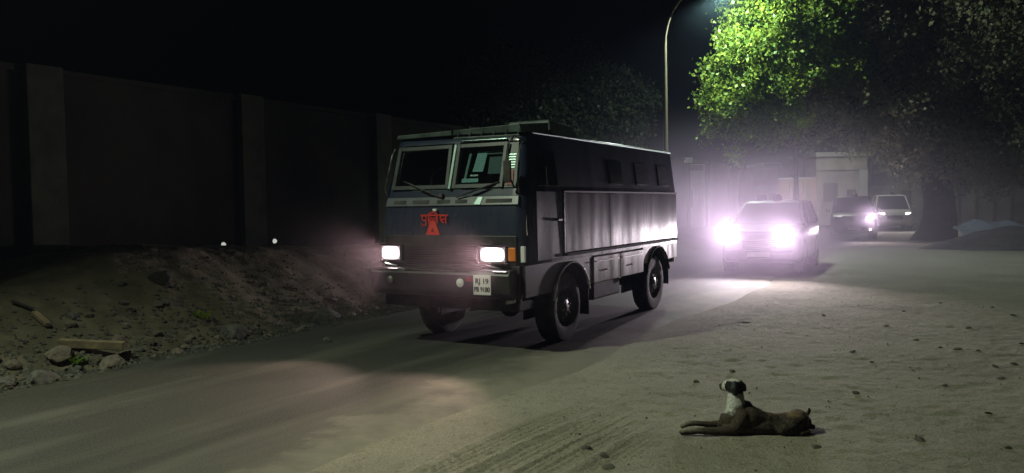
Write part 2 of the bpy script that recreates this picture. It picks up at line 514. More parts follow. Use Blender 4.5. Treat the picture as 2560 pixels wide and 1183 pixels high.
# ------------------------------------------------------------------ boundary wall
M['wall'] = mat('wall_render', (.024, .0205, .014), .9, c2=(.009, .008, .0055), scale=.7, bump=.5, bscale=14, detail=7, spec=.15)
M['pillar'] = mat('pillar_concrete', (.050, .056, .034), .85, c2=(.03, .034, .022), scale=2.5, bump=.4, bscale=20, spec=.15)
AW = -7.0
WALLH = 3.92
rz_road = -R(30)
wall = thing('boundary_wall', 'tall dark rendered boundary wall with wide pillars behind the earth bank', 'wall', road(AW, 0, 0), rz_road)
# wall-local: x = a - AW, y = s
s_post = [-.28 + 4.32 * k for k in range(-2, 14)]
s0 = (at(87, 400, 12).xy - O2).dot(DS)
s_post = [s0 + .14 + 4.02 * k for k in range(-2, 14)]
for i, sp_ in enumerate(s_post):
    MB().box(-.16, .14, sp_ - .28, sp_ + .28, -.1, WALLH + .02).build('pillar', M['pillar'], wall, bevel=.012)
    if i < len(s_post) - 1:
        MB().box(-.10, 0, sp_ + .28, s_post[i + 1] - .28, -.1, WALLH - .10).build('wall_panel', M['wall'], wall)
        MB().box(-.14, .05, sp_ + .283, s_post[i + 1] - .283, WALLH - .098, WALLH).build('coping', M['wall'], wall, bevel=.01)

# two small glowing white dots low on the wall
for (px, py, Yd, lab) in ((558, 612, 14.1, 'small bright white dot low on the dark wall, left of the second pillar'),
                          (686, 603, 15.6, 'small bright white dot low on the dark wall, right of the second pillar')):
    p = at(px, py, Yd)
    a_, s_ = to_road(p.x, p.y)
    q = road(AW + .05, s_ if True else 0, 0)
    # slide along the line of sight onto the wall face
    d = ray(px, py); o0 = Vector((0, 0, CAMH)); n = Vector((DA.x, DA.y, 0)); w0 = road(AW + .06, 0)
    tt_ = (w0 - o0).dot(n) / d.dot(n); hit = o0 + d * tt_
    t = thing('wall_dot', lab, 'light', hit, rz_road, group='small bright dots low on the wall')
    MB().box(-.055, .0, -.05, .05, -.05, .06).build('dot_back', M['frame'], t, bevel=.01)
    mb = MB()
    n_ = 10; prof = [(0.001, .055), (.03, .045), (.045, .02), (.048, .0)]
    mb.lathe_x(prof, (0, 0, 0), n_)
    mb.build('lens', M['tiny'], t, smooth=True)

# ------------------------------------------------------------------ trees
def leaf_material(name, c1, c2, tr=.35):
    m = bpy.data.materials.new(name); m.use_nodes = True
    nt = m.node_tree; nt.nodes.clear()
    o = nt.nodes.new('ShaderNodeOutputMaterial')
    g = nt.nodes.new('ShaderNodeNewGeometry')
    mx = nt.nodes.new('ShaderNodeMix'); mx.data_type = 'RGBA'; mx.inputs[6].default_value = (*c1, 1); mx.inputs[7].default_value = (*c2, 1)
    nt.links.new(g.outputs['Random Per Island'], mx.inputs[0])
    d = nt.nodes.new('ShaderNodeBsdfDiffuse'); t = nt.nodes.new('ShaderNodeBsdfTranslucent'); gl = nt.nodes.new('ShaderNodeBsdfGlossy'); gl.inputs['Roughness'].default_value = .4
    gl.inputs[0].default_value = (.6, .6, .6, 1)
    nt.links.new(mx.outputs[2], d.inputs[0]); nt.links.new(mx.outputs[2], t.inputs[0])
    s = nt.nodes.new('ShaderNodeMixShader'); s.inputs[0].default_value = tr
    nt.links.new(d.outputs[0], s.inputs[1]); nt.links.new(t.outputs[0], s.inputs[2])
    s2 = nt.nodes.new('ShaderNodeMixShader'); s2.inputs[0].default_value = .02
    nt.links.new(s.outputs[0], s2.inputs[1]); nt.links.new(gl.outputs[0], s2.inputs[2])
    nt.links.new(s2.outputs[0], o.inputs[0])
    return m
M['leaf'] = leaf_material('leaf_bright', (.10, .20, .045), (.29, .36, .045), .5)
M['leaf3'] = leaf_material('leaf_dimmed', (.030, .045, .022), (.06, .07, .035))  # darker leaf copy dims the lamplight on the crowns beyond the wall
M['leaf2'] = leaf_material('leaf_lifted', (.14, .17, .08), (.30, .26, .16))  # paler leaf tone carries the dim light on the big crown
M['bark'] = mat('bark', (.04, .032, .03), .9, c2=(.07, .06, .05), scale=5, bump=1.0, bscale=12, spec=.1)

def crown_mesh(name, lobes, n, size, material, parent, droop=.25):
    """lobes: (centre, radius); leaf clumps of small folded leaves spread through the lobes"""
    vol = np.array([l[1] ** 2 for l in lobes]); cnt = (n * vol / vol.sum()).astype(int)
    pts = []
    for (c, r), k in zip(lobes, cnt):
        ncl = max(4, k // 22)
        d = rng.normal(size=(ncl, 3)); d /= np.linalg.norm(d, axis=1)[:, None]
        rad = r * (.35 + .65 * rng.random(ncl) ** .55) * (.85 + .3 * rng.random(ncl))
        # lumpy outline
        lump = 1 + .22 * np.sin(d[:, 0] * 5 + c[0]) * np.sin(d[:, 2] * 6 + c[1]) 
        cl = np.array(c) + d * (rad * lump)[:, None] * np.array([1, 1, .8])
        q = np.repeat(cl, 22, 0) + rng.normal(size=(ncl * 22, 3)) * size * 1.15
        pts.append(q)
    P = np.concatenate(pts); N = len(P)
    t = rng.normal(size=(N, 3)); t[:, 2] -= droop * 2; t /= np.linalg.norm(t, axis=1)[:, None]
    b = rng.normal(size=(N, 3)); b -= (b * t).sum(1)[:, None] * t; b /= np.linalg.norm(b, axis=1)[:, None]
    L = size * (.6 + .8 * rng.random(N))[:, None]
    nrm = np.cross(t, b)
    v = np.stack([P, P + t * L * .5 + b * L * .33 + nrm * L * .08, P + t * L, P + t * L * .5 - b * L * .33 + nrm * L * .08], 1).reshape(-1, 3)
    me = bpy.data.meshes.new(name)
    me.vertices.add(len(v)); me.vertices.foreach_set('co', v.astype(np.float32).ravel())
    me.loops.add(N * 4); me.loops.foreach_set('vertex_index', np.arange(N * 4, dtype=np.int32))
    me.polygons.add(N); me.polygons.foreach_set('loop_start', (np.arange(N) * 4).astype(np.int32)); me.polygons.foreach_set('loop_total', np.full(N, 4, np.int32))
    me.update(calc_edges=True)
    o = link_mesh(name, me, material, parent)
    o['kind'] = 'stuff'
    return o

def limb(mb, p0, p1, r0, r1, n=7, wig=.25, sides=9):
    p0 = Vector(p0); p1 = Vector(p1)
    L = (p1 - p0).length
    pts = []; rs = []
    for i in range(n + 1):
        t = i / n
        w = math.sin(t * PI) * wig * L * .15
        pts.append(p0.lerp(p1, t) + Vector((random.uniform(-1, 1), random.uniform(-1, 1), random.uniform(-.6, 1))) * w)
        rs.append(r0 + (r1 - r0) * t)
    mb.tube(pts, rs, sides)
    return pts

def tree(name, label, base, trunk_h, trunk_r, lobes, n, size, leafm, group=None, trunk_top=None, cat='tree', limb_r=.45):
    t = thing(name, label, cat, base, 0, group)
    b = Vector(base)
    top = Vector(trunk_top) - b if trunk_top else Vector((.3, 0, trunk_h))
    mb = MB()
    pts = []; rs = []
    for i in range(9):
        k = i / 8
        pts.append(Vector((top.x * k + .12 * math.sin(k * 5) * trunk_r * 3, top.y * k, top.z * k - .3 * (1 - k))))
        rs.append(trunk_r * (1.0 - .35 * k) * (1 + .55 * math.exp(-k * 9)))
    mb.tube(pts, rs, 18)
    mb.build('trunk', M['bark'], t, smooth=True)
    ll = [(tuple(Vector(c) - b), r) for c, r in lobes]
    for c, r in ll:
        lm = MB()
        start = pts[-1] if random.random() < .6 else pts[-2]
        path = limb(lm, start, Vector(c), trunk_r * limb_r, trunk_r * .10)
        for k in range(4):
            dv = Vector((random.gauss(0, 1), random.gauss(0, 1), random.gauss(0, .7))).normalized()
            limb(lm, path[-3 + k % 2], Vector(c) + dv * r * .8, trunk_r * .10, trunk_r * .03, 4, .3, 5)
        lm.build('limb', M['bark'], t, smooth=True)
    crown_mesh('crown', ll, n, size, leafm, t)
    return t

# lit tree beside the street lamp
lob = [(at(1900, 50, 25.5), 1.35), (at(1870, 130, 25.0), .95), (at(1835, 110, 24.8), .55), (at(1880, -90, 25.5), 1.3), (at(1850, 210, 25.2), .9),
       (at(1795, 215, 25.5), .55), (at(1940, 190, 25.8), 1.25), (at(1965, 290, 26.2), .8), (at(1845, 320, 26), .42), (at(1990, 80, 26), 1.3),
       (at(1775, 170, 25.8), .35), (at(1800, 275, 25.6), .6), (at(1880, 310, 25.8), .65), (at(1760, 250, 26), .3), (at(1925, 345, 26.2), .4), (at(1835, 290, 25.5), .3), (at(2060, 150, 26.5), 1.2), (at(2030, 20, 26.5), 1.3), (at(1780, 330, 26), .3), (at(1840, 390, 26), .28)]
tree('street_tree', 'leafy tree lit bright green by the street lamp, left of the big dark tree', (at(1990, 600, 31).x, 31, 0), 5, .11,
     lob, 40000, .115, M['leaf'], trunk_top=at(1990, 330, 30), limb_r=.5)
# the big dark tree
base = ground_at(2335, 600); 
lob = [(at(2110, 90, 28), 2.0), (at(2100, 240, 28), 1.5), (at(2230, 40, 29), 2.6), (at(2230, 230, 29), 2.1), (at(2330, 330, 30), 1.8), (at(2180, 330, 29), 1.1),
       (at(2400, 120, 29), 2.8), (at(2450, 300, 30), 2.3), (at(2550, 180, 30), 2.6), (at(2560, 370, 31), 2.0), (at(2100, -80, 28), 2.2), (at(2350, -90, 29), 3), (at(2270, 400, 31), .9),
       (at(2390, 430, 31.5), 1.2), (at(2480, 440, 32), 1.1), (at(2640, 300, 30), 2.6), (at(2030, 330, 28.5), .7), (at(2050, 0, 28), 1.4)]
tree('big_tree', 'huge dark tree with thick trunk whose crown hangs over the road at right', base, 5, .66, lob, 80000, .15, M['leaf2'],
     trunk_top=at(2335, 330, 31.5), limb_r=.42)
# trees beyond the wall
lob = [(at(1500, 240, 33), 1.9), (at(1590, 260, 33), 1.0), (at(1440, 170, 34), 1.3), (at(1560, 320, 33), 1.1), (at(1470, 330, 33), 1.5), (at(1400, 290, 34), 1.5)]
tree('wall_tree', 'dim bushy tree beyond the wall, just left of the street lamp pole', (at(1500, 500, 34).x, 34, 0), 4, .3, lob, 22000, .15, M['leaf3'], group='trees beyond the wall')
lob = [(at(1290, 210, 32), 1.9), (at(1220, 290, 32), 1.5), (at(1340, 300, 32), 1.4), (at(1200, 190, 33), 1.2)]
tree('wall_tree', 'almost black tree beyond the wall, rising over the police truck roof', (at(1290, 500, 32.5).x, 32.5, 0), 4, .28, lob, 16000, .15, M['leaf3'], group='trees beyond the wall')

# ------------------------------------------------------------------ street lamps
M['galv'] = mat('lamp_pole_paint', (.15, .125, .08), .45, .3, c2=(.16, .13, .09), scale=3)
def street_lamp(label, base, arm=1.6, H=8.1, power=1000, aim=(0, 0, -1), size=150, color=(.80, 1, .80), blend=.6):
    t = thing('street_lamp', label, 'street lamp', base, rz_road, group='curved street lamps on the wall side')
    pts = [(0, 0, -.3), (0, 0, 2.5), (0, 0, 5), (0, 0, H - 1.75)]
    for k in range(1, 9):
        a = k / 8 * PI / 2
        pts.append((1.0 * (1 - math.cos(a)), 0, H - 1.75 + 1.55 * math.sin(a)))
    pts.append((arm - .25, 0, H - .16))
    MB().tube(pts, [.075, .07, .06, .05] + [.034] * 9, 12).build('pole', M['galv'], t, smooth=True)
    MB().box(-.14, .14, -.14, .14, -.05, .03).build('base_plate', M['steel'], t, bevel=.01)
    h = MB().hexa([(arm - .3, -.07, H - .2), (arm + .35, -.14, H - .17), (arm + .35, .14, H - .17), (arm - .3, .07, H - .2)],
                  [(arm - .3, -.05, H - .1), (arm + .3, -.1, H - .06), (arm + .3, .1, H - .06), (arm - .3, .05, H - .1)]).build('lamp_head', M['frame'], t, bevel=.015)
    g = MB().box(arm - .1, arm + .3, -.1, .1, H - .215, H - .20).build('lens', M['lampglow'], h)
    headlight_light('lamp_light', g, (arm + .1, 0, H - .25), aim, power, size, blend, color, .12)
    return t
# aim vectors are in the lamp's own frame (x towards the road)
street_lamp('curved street lamp with a golden lit pole rising behind the police truck', Vector((at(1665, 380, 24).x, 24, 0)), 1.62, 8.15, P_STREET_FAR, (.2, .3, -1), 174, (.80, 1, .86), .35)
near_p = Vector((-6.7, 4.9, 0)) - Vector((DA.x, DA.y, 0)) * 1.6
a_, s_ = to_road(near_p.x, near_p.y)
near_p.z = bank_z(a_, s_)
street_lamp('curved street lamp standing on the bank outside the left of the view', near_p, 1.7, 8.0, P_STREET_NEAR, (1.05, .1, -1), 140, (.86, 1, .73), .9)

# ------------------------------------------------------------------ buildings far behind
M['cream'] = mat('cream_plaster', (.62, .58, .48), .85, c2=(.42, .40, .33), scale=.8, detail=6)
M['ochre'] = mat('ochre_plaster', (.62, .44, .32), .85, c2=(.46, .34, .27), scale=.9)
M['slab'] = mat('white_slab', (.68, .66, .62), .8)
M['dark'] = mat('shutter_dark', (.24, .22, .20), .7)
def block(name, label, cat, px0, px1, ytop, Y, depth, material, extras, rz=0):
    p0 = at(px0, ytop, Y); p1 = at(px1, ytop, Y)
    w = p1.x - p0.x; h = p0.z
    t = thing(name, label, cat, (p0.x, Y, 0))
    MB().box(0, w, 0, depth, -.1, h).build('wall', material, t)
    for e in extras:
        nm, x0, x1, y0, y1, z0, z1, m_ = e
        MB().box(x0 * w, x1 * w, y0, y1, z0 * h, z1 * h).build(nm, m_, t)
    return t, w, h
block('gatehouse', 'square cream gatehouse under the arch of the big tree', 'building', 2040, 2168, 392, 52, 5, M['cream'],
      [('roof', -.03, 1.03, -.25, 5.2, 1.0, 1.06, M['slab']), ('parapet', .74, 1.02, -.2, 1, 1.06, 1.16, M['slab']), ('door', .60, .78, -.03, .05, 0, .52, M['dark']), ('window', .15, .42, -.03, .05, .35, .62, M['dark']),
       ('cornice', 0, 1, -.12, 0, .80, .83, M['cream']), ('corner_post', .84, 1.0, -.1, .0, 0, .8, M['slab'])])
block('low_house', 'low cream house behind the white car, right of the gatehouse', 'building', 2176, 2330, 400, 56, 5, M['cream'],
      [('roof', -.03, 1.03, -.3, 5.2, 1.0, 1.05, M['cream']), ('window', .02, .26, -.04, .05, .60, .93, M['dark']), ('ledge', .0, .30, -.2, 0, .55, .585, M['slab']), ('door', .5, .66, -.03, .04, 0, .5, M['dark'])])
block('kiosk', 'narrow ochre kiosk with a white roof slab above the nearest car', 'kiosk', 1884, 1946, 418, 42, 3, M['ochre'],
      [('roof', .38, 1.04, -.35, 3.1, 1.0, 1.07, M['slab']), ('shop_front', 0.02, .98, -.06, .0, 0, .72, M['cream']), ('window', .12, .5, -.09, -.062, .3, .58, M['dark']), ('door', .6, .86, -.09, -.062, 0, .6, M['dark'])])
block('plain_house', 'pale flat-roofed house seen just past the rear of the police truck', 'building', 1684, 1762, 412, 40, 5, M['cream'],
      [('roof', -.06, .55, -.4, 5.2, 1.02, 1.09, M['slab']), ('dark_band', .05, .95, -.05, 0, .91, .99, M['dark']), ('window', .25, .6, -.04, .0, .4, .65, M['dark'])])
block('garden_wall', 'long pale garden wall running behind the nearest car', 'wall', 1762, 2042, 452, 50, .3, M['ochre'],
      [('coping', 0, 1, -.06, .36, 1.0, 1.035, M['slab'])] + [('pier', k / 8, k / 8 + .02, -.12, 0, 0, 1.0, M['cream']) for k in range(9)])
block('rear_wall', 'dim low wall behind the big trunk at far right', 'wall', 2350, 2700, 468, 54, .3, mat('hazed_plaster', (.48, .45, .44), .9, c2=(.36, .34, .33), scale=.6),  # plaster lightened in place of lit haze behind the trunk
      [('coping', 0, 1, -.06, .36, 1.0, 1.04, M['dark'])] + [('pier', k / 8, k / 8 + .02, -.12, 0, 0, 1.0, M['dark']) for k in range(8)])
street_lamp('tall curved street lamp farther down the road, its head hidden in the dark canopy', Vector((at(1987, 500, 44).x, 44, 0)), 1.7, 9.2, P_STREET_THIRD, (.1, -.1, -1), 168, (.95, 1, .84), .35)

# dark heap in place of the shadow, with a pale crumpled sheet at right edge
hp = ground_at(2470, 628)
n_ = 60
th = np.linspace(0, 2 * PI, 90); rr = np.linspace(0, 1, 40)
TH, RR = np.meshgrid(th, rr)
hx = RR * np.cos(TH) * 3.6; hy = RR * np.sin(TH) * 1.9
hz = .85 * (1 - RR ** 2) ** 1.2 * (.7 + .6 * fbm(hx * .8 + 9, hy * .8, 3, 81)) + (fbm(hx * 4, hy * 4, 3, 82) - .5) * .12 - .05
o = grid_mesh('shadow_heap', hx + hp.x + 2.2, hy + hp.y + 1.6, hz * .8, mat('heap_shade', (.05, .045, .05), .95, c2=(.09, .08, .08), scale=4, bump=.8, bscale=20), kind=None)
tag(o, 'low dark heap standing for the shadow right of the big trunk', 'heap')
# sheet
u = np.linspace(0, 1, 70); v = np.linspace(0, 1, 26); U, V = np.meshgrid(u, v)
shx = U * 3.2 + .1 * np.sin(V * 9); shy = V * .5
shz = .50 + .12 * V + .13 * fbm(U * 9, V * 4, 3, 91) + .07 * np.sin(U * 17 + V * 4) - .35 * (1 - V) ** 2 + .1 * np.sin(U * 5)
q = at(2388, 560, hp.y + 2.2)
o = grid_mesh('plastic_sheet', shx + q.x, shy + hp.y + 1.9, shz + .1, mat('pale_sheet', (.24, .27, .36), .45), kind=None)
tag(o, 'pale bluish crumpled plastic sheet lying on the dark heap', 'plastic sheet')

# ================================================================== VEHICLES
def wheel(parent, c, r=.43, w=.25, side=1, rimr=.25, name='wheel', lugs=5):
    """axis along x; side=+1 outer face towards +x"""
    cx, cy_, cz = c
    prof = [(rimr * .98, -w * .42), (r * .80, -w * .5), (r * .95, -w * .46), (r, -w * .36), (r, w * .36), (r * .95, w * .46), (r * .80, w * .5), (rimr, w * .44)]
    prof = [(a, b * side) for a, b in prof]
    ty = MB().lathe_x(prof, c, 40)
    # tread lugs
    for k in range(36):
        a = 2 * PI * k / 36
        for sx in (-1, 1):
            Mx = Matrix.Translation((cx + sx * w * .2, cy_, cz)) @ Matrix.Rotation(a + (sx * .04), 4, 'X')
            ty.box(-w * .16, w * .16, -.016, .016, r - .012, r + .012, Mx)
    wobj = ty.build(name, M['tyre'], parent, smooth=True)
    prof = [(rimr, w * .44), (rimr * .97, w * .36), (rimr * .80, w * .20), (rimr * .55, w * .30), (rimr * .40, w * .42), (rimr * .18, w * .48), (0.001, w * .50)]
    prof = [(a, b * side) for a, b in prof]
    MB().lathe_x(prof, c, 32).build('rim', M['rim'], wobj, smooth=True)
    nb = MB()
    for k in range(lugs * 2):
        a = 2 * PI * k / (lugs * 2)
        y = cy_ + math.cos(a) * rimr * .66; z = cz + math.sin(a) * rimr * .66
        nb.tube([(cx + side * w * .22, y, z), (cx + side * w * .275, y, z)], rimr * .085, 8)
    nb.build('hand_hole', M['under'], wobj)
    nb = MB()
    for k in range(6):
        a = 2 * PI * k / 6 + .3
        y = cy_ + math.cos(a) * rimr * .40; z = cz + math.sin(a) * rimr * .40
        nb.tube([(cx + side * w * .40, y, z), (cx + side * w * .50, y, z)], .014, 6)
    nb.build('wheel_nut', M['steel'], wobj)
    return wobj

# ------------------------------------------------------------------ police truck
truck = thing('police_truck', 'boxy dark navy police truck with its headlights on, driving at the centre', 'police truck', road(0, 0, .0), rz_road)
# sections of the body (z, y_front, half width, corner radius)
SEC = [(1.02, 0.0, 1.02, .13), (1.36, 0.0, 1.02, .13), (1.695, .02, 1.015, .13), (1.80, .05, 1.01, .12), (1.885, .075, 1.0, .11), (2.45, .235, .925, .09), (2.52, .26, .915, .09), (2.565, .32, .86, .07)]
YB = 5.30
XC = [-.86, -.05, .05, .72, .78, .955]
def outline(sec):
    z, y0, w, r = sec
    k = (w - r) / (1.02 - .13)
    pts = []
    # right rear -> right side forward -> corner -> front right..left -> corner -> left rear
    pts.append((w, YB))
    pts.append((w, 1.02))
    pts.append((w, y0 + r))
    for i in range(1, 4):
        a = i / 4 * PI / 2
        pts.append((w - r + r * math.cos(a), y0 + r - r * math.sin(a)))
    pts.append((w - r, y0))
    for x in (.84, .70, .04, -.04, -.84):
        pts.append((x * k * .99, y0))
    pts.append((-(w - r), y0))
    for i in range(1, 4):
        a = PI / 2 + i / 4 * PI / 2
        pts.append((-(w - r) + r * math.cos(a), y0 + r - r * math.sin(a)))
    pts.append((-w, y0 + r)); pts.append((-w, 1.02)); pts.append((-w, YB))
    return [Vector((x, y, z)) for x, y in pts]
rings = [outline(s) for s in SEC]
NP = len(rings[0])
body = MB(); vs = [p for rg in rings for p in rg]; fs = []
# openings: between ring 4 (1.885) and ring 5 (2.45), segments 8 (.70 .. .04) and 10 (-.04 .. -.84), 7 = vent column (.84-.70)
for i in range(len(rings) - 1):
    for k in range(NP):
        k2 = (k + 1) % NP
        if i == 4 and k in (8, 10): continue
        if i == 4 and k == 1: pass
        fs.append((i * NP + k, i * NP + k2, (i + 1) * NP + k2, (i + 1) * NP + k))
fs.append(tuple((len(rings) - 1) * NP + k for k in range(NP)))
body.add(vs, fs)
bo = body.build('body', M['navy'], truck, smooth=True)
def fpt(x, z, off=0.0):
    """point on the sloping front face; off = metres proud of it"""
    for i in range(len(SEC) - 1):
        if SEC[i][0] <= z <= SEC[i + 1][0]:
            t = (z - SEC[i][0]) / (SEC[i + 1][0] - SEC[i][0])
            return Vector((x, SEC[i][1] + (SEC[i + 1][1] - SEC[i][1]) * t - off, z))
    return Vector((x, SEC[0][1] - off, z))
def fbar(mb, x0, z0, x1, z1, wd, off, th=.03):
    """a bar on the front face between two (x, z) points"""
    a = Vector((x0, z0)); b = Vector((x1, z1)); d = (b - a).normalized(); n = Vector((-d.y, d.x)) * wd / 2
    q = [a + n, b + n, b - n, a - n]
    mb.hexa([fpt(p.x, p.y, off - th) for p in q], [fpt(p.x, p.y, off) for p in q])
# windscreen: two framed panes
def pane(x0, x1, z0, z1, tilt=0.0, wd=.05, name='windscreen_pane'):
    g = MB().add([fpt(x0, z0, .004), fpt(x1, z0, .004), fpt(x1 - tilt, z1, .004), fpt(x0 + tilt, z1, .004)], [(0, 1, 2, 3)]).build(name, M['glass'], truck)
    for (a, b, c, d) in ((x0, z0, x1, z0), (x0 + tilt, z1, x1 - tilt, z1), (x0, z0 - wd / 2, x0 + tilt, z1 + wd / 2), (x1, z0 - wd / 2, x1 - tilt, z1 + wd / 2)):
        fm = MB(); fbar(fm, a, b, c, d, wd, .035 if a == c or abs(a - c) <= abs(tilt) + 1e-6 else .031, .05)
        fm.build('frame', M['frame'], g, bevel=.006)
    return g
pane(-.845, -.05, 1.93, 2.41, .02)
pane(.05, .695, 1.93, 2.41, .0)
# bright weather strip on the centre post and its top edge
M['strip'] = mat('pale_strip', (.38, .52, .48), .3, .5)
fm = MB(); fbar(fm, .0, 1.90, .012, 2.43, .035, .05, .03); fm.build('centre_strip', M['strip'], truck, bevel=.005)
fm = MB(); fbar(fm, .08, 2.462, .70, 2.462, .018, .045, .03); fm.build('gutter_strip', M['strip'], truck)
# wire mesh guard laid over the right half pane, hinged open
# corner vent panel with dark shutter, handle and rail
cv = MB().hexa([fpt(.735, 1.90, .0), fpt(.90, 1.90, .0), fpt(.86, 2.44, .0), fpt(.735, 2.44, .0)], [fpt(.735, 1.90, .018), fpt(.90, 1.90, .018), fpt(.86, 2.44, .018), fpt(.735, 2.44, .018)]).build('corner_panel', M['frame'], truck, bevel=.004)
for k in range(6):
    z = 2.13 + k * .03
    fm = MB(); fbar(fm, .75, z, .85, z, .012, .026, .01); fm.build('louvre', M['strip'], cv)
MB().hexa([fpt(.765, 1.93, .018), fpt(.85, 1.93, .018), fpt(.84, 2.10, .018), fpt(.765, 2.10, .018)], [fpt(.765, 1.93, .03), fpt(.85, 1.93, .03), fpt(.84, 2.10, .03), fpt(.765, 2.10, .03)]).build('shutter', M['darkred'], cv)
# grab rails up both corners and mirror arms
rail = MB(); rail.tube([(.935, .05, 1.84), (.935, .03, 1.92), (.91, .13, 2.34), (.91, .19, 2.42)], .011, 8); rail.build('grab_rail', M['steel'], truck, smooth=True)
rail = MB(); rail.tube([(-.93, .05, 1.84), (-.94, .02, 1.92), (-.905, .13, 2.34), (-.90, .19, 2.42)], .011, 8); rail.build('grab_rail', M['steel'], truck, smooth=True)
for sx in (1,):
    ar = MB().tube([(sx * .90, .22, 2.44), (sx * .90, .02, 2.47), (sx * .86, -.05, 2.38), (sx * .86, -.05, 2.05), (sx * .88, .04, 1.90)], .012, 8).build('mirror_arm', M['under'], truck, smooth=True)
    MB().box(sx * .86 - .05, sx * .86 + .05, -.085, -.055, 1.95, 2.20).build('mirror', M['under'], ar, bevel=.015)
# cowl with vents, wipers
cowl = MB().hexa([fpt(-.93, 1.705, 0), fpt(.95, 1.705, 0), fpt(.94, 1.81, 0), fpt(-.92, 1.81, 0)], [fpt(-.93, 1.705, .022), fpt(.95, 1.705, .022), fpt(.94, 1.81, .012), fpt(-.92, 1.81, .012)]).build('cowl_panel', mat('cowl_paint', (.10, .11, .125), .35, c2=(.045, .05, .06), scale=3), truck, bevel=.006)
for (x0, x1) in ((-.80, -.62), (-.52, -.28), (-.16, .02), (.10, .26), (.52, .86)):
    fm = MB(); fm.hexa([fpt(x0, 1.735, .016), fpt(x1, 1.735, .016), fpt(x1, 1.775, .014), fpt(x0, 1.775, .014)], [fpt(x0, 1.735, .026), fpt(x1, 1.735, .026), fpt(x1, 1.775, .022), fpt(x0, 1.775, .022)])
    fm.build('vent', M['under'], cowl)
fm = MB(); fm.hexa([fpt(.36, 1.715, .02), fpt(.45, 1.715, .02), fpt(.47, 1.80, .014), fpt(.41, 1.80, .014)], [fpt(.36, 1.715, .03), fpt(.45, 1.715, .03), fpt(.47, 1.80, .024), fpt(.41, 1.80, .024)])
fm.build('bracket', M['strip'], cowl)
for (x0, z0, x1, z1) in ((-.08, 1.80, -.62, 1.99), (.12, 1.80, .62, 1.95)):
    wp = MB().tube([fpt(x0, z0, .04), fpt(x0 + (x1 - x0) * .5, z0 + (z1 - z0) * .5, .07), fpt(x1, z1, .05)], .009, 6).build('wiper', M['under'], truck)
    MB().tube([fpt(x0 + (x1 - x0) * .35, z0 + .05, .045), fpt(x1 + (x1 - x0) * .12, z1 + .02, .045)], .007, 6).build('wiper_blade', M['under'], wp)
fm = MB(); fm.tube([fpt(-.10, 1.83, .02), fpt(-.10, 1.83, .06)], .025, 10); fm.build('washer_nozzle', M['steel'], truck, smooth=True)
# interior seen through the glass
MB().box(-.90, .90, .30, .62, 1.70, 1.90).build('dashboard', M['inside'], truck, bevel=.03)
MB().box(-.85, .85, 1.45, 1.49, 1.2, 2.50).build('bulkhead', M['inside'], truck)
for x0 in (-.72, .18):
    st = MB().box(x0, x0 + .52, 1.05, 1.2, 1.5, 2.12).build('seat_back', M['inside'], truck, bevel=.04)
    MB().box(x0 + .14, x0 + .38, 1.08, 1.18, 2.14, 2.30).build('headrest', M['inside'], st, bevel=.03)
MB().lathe_x([(.17, -.012), (.19, 0), (.17, .012), (.155, 0), (.17, -.012)], (0, 0, 0), 24).build('steering_wheel', M['under'], truck).matrix_local = Matrix.Translation((-.45, .55, 2.0)) @ Matrix.Rotation(R(60), 4, 'Y') @ Matrix.Rotation(R(90), 4, 'Z')
def behind(x0, x1, z0, z1, off, th=.012):
    return [fpt(x0, z0, -off - th), fpt(x1, z0, -off - th), fpt(x1, z1, -off - th), fpt(x0, z1, -off - th)], [fpt(x0, z0, -off), fpt(x1, z0, -off), fpt(x1, z1, -off), fpt(x0, z1, -off)]
bl = MB()  # teal slats, panels and bars below imitate the lit reflection in the pane
for k in range(11):
    z = 2.10 + k * .022
    bl.hexa(*behind(.225 + k * .004, .37 + k * .003, z, z + .019, .07))
o_ = bl.build('pane_reflection', M['pane_reflection'], truck); o_['kind'] = 'stuff'
MB().hexa(*behind(.42, .62, 2.07, 2.27, .10)).build('reflection_panel', mat('reflection_teal_dark', (.09, .16, .16), .6), truck)
MB().hexa(*behind(.26, .64, 2.30, 2.345, .08)).build('reflection_band', mat('reflection_teal_mid', (.12, .22, .21), .6), truck)
MB().hexa(*behind(.10, .33, 1.975, 2.02, .05)).build('reflection_bar', M['pane_reflection'], truck)
MB().hexa(*behind(.22, .33, 2.045, 2.065, .035)).build('glint_bar', M['pane_glint'], truck)
mb_ = MB(); q0 = [fpt(.115, 1.98, -.06), fpt(.15, 1.98, -.06), fpt(.185, 2.32, -.06), fpt(.155, 2.32, -.06)]; q1 = [p + Vector((0, .02, 0)) for p in q0]
mb_.hexa(q1, q0).build('reflection_post', mat('reflection_teal_soft', (.20, .33, .31), .5), truck)
# roof equipment: sloping visor over the near pane and a hatch
M['guard'] = mat('guard_grey', (.085, .115, .105), .5, c2=(.04, .055, .05), scale=6)
vz = MB().hexa([(-.04, .20, 2.545), (.90, .20, 2.53), (.86, .95, 2.565), (.0, .95, 2.565)], [(-.02, .18, 2.60), (.88, .18, 2.62), (.84, .98, 2.70), (.10, .98, 2.70)]).build('roof_visor', M['guard'], truck, bevel=.006)
MB().hexa([(-.90, .22, 2.54), (-.06, .20, 2.545), (-.06, .60, 2.565), (-.84, .60, 2.56)], [(-.88, .21, 2.585), (-.06, .19, 2.60), (-.06, .60, 2.61), (-.84, .60, 2.60)]).build('roof_visor', M['guard'], truck, bevel=.006)
gd = MB().tube([(.02, .14, 2.50), (.90, .14, 2.49)], .012, 6).build('guard_rail', M['guard'], truck)
for k in range(6):
    MB().tube([(.06 + k * .165, .14, 2.50), (.05 + k * .165, .21, 2.60)], .006, 5).build('guard_bar', M['guard'], gd)
MB().tube([(.74, .10, 1.93), (.74, .17, 2.42)], .012, 6).build('guard_post', M['guard'], truck)
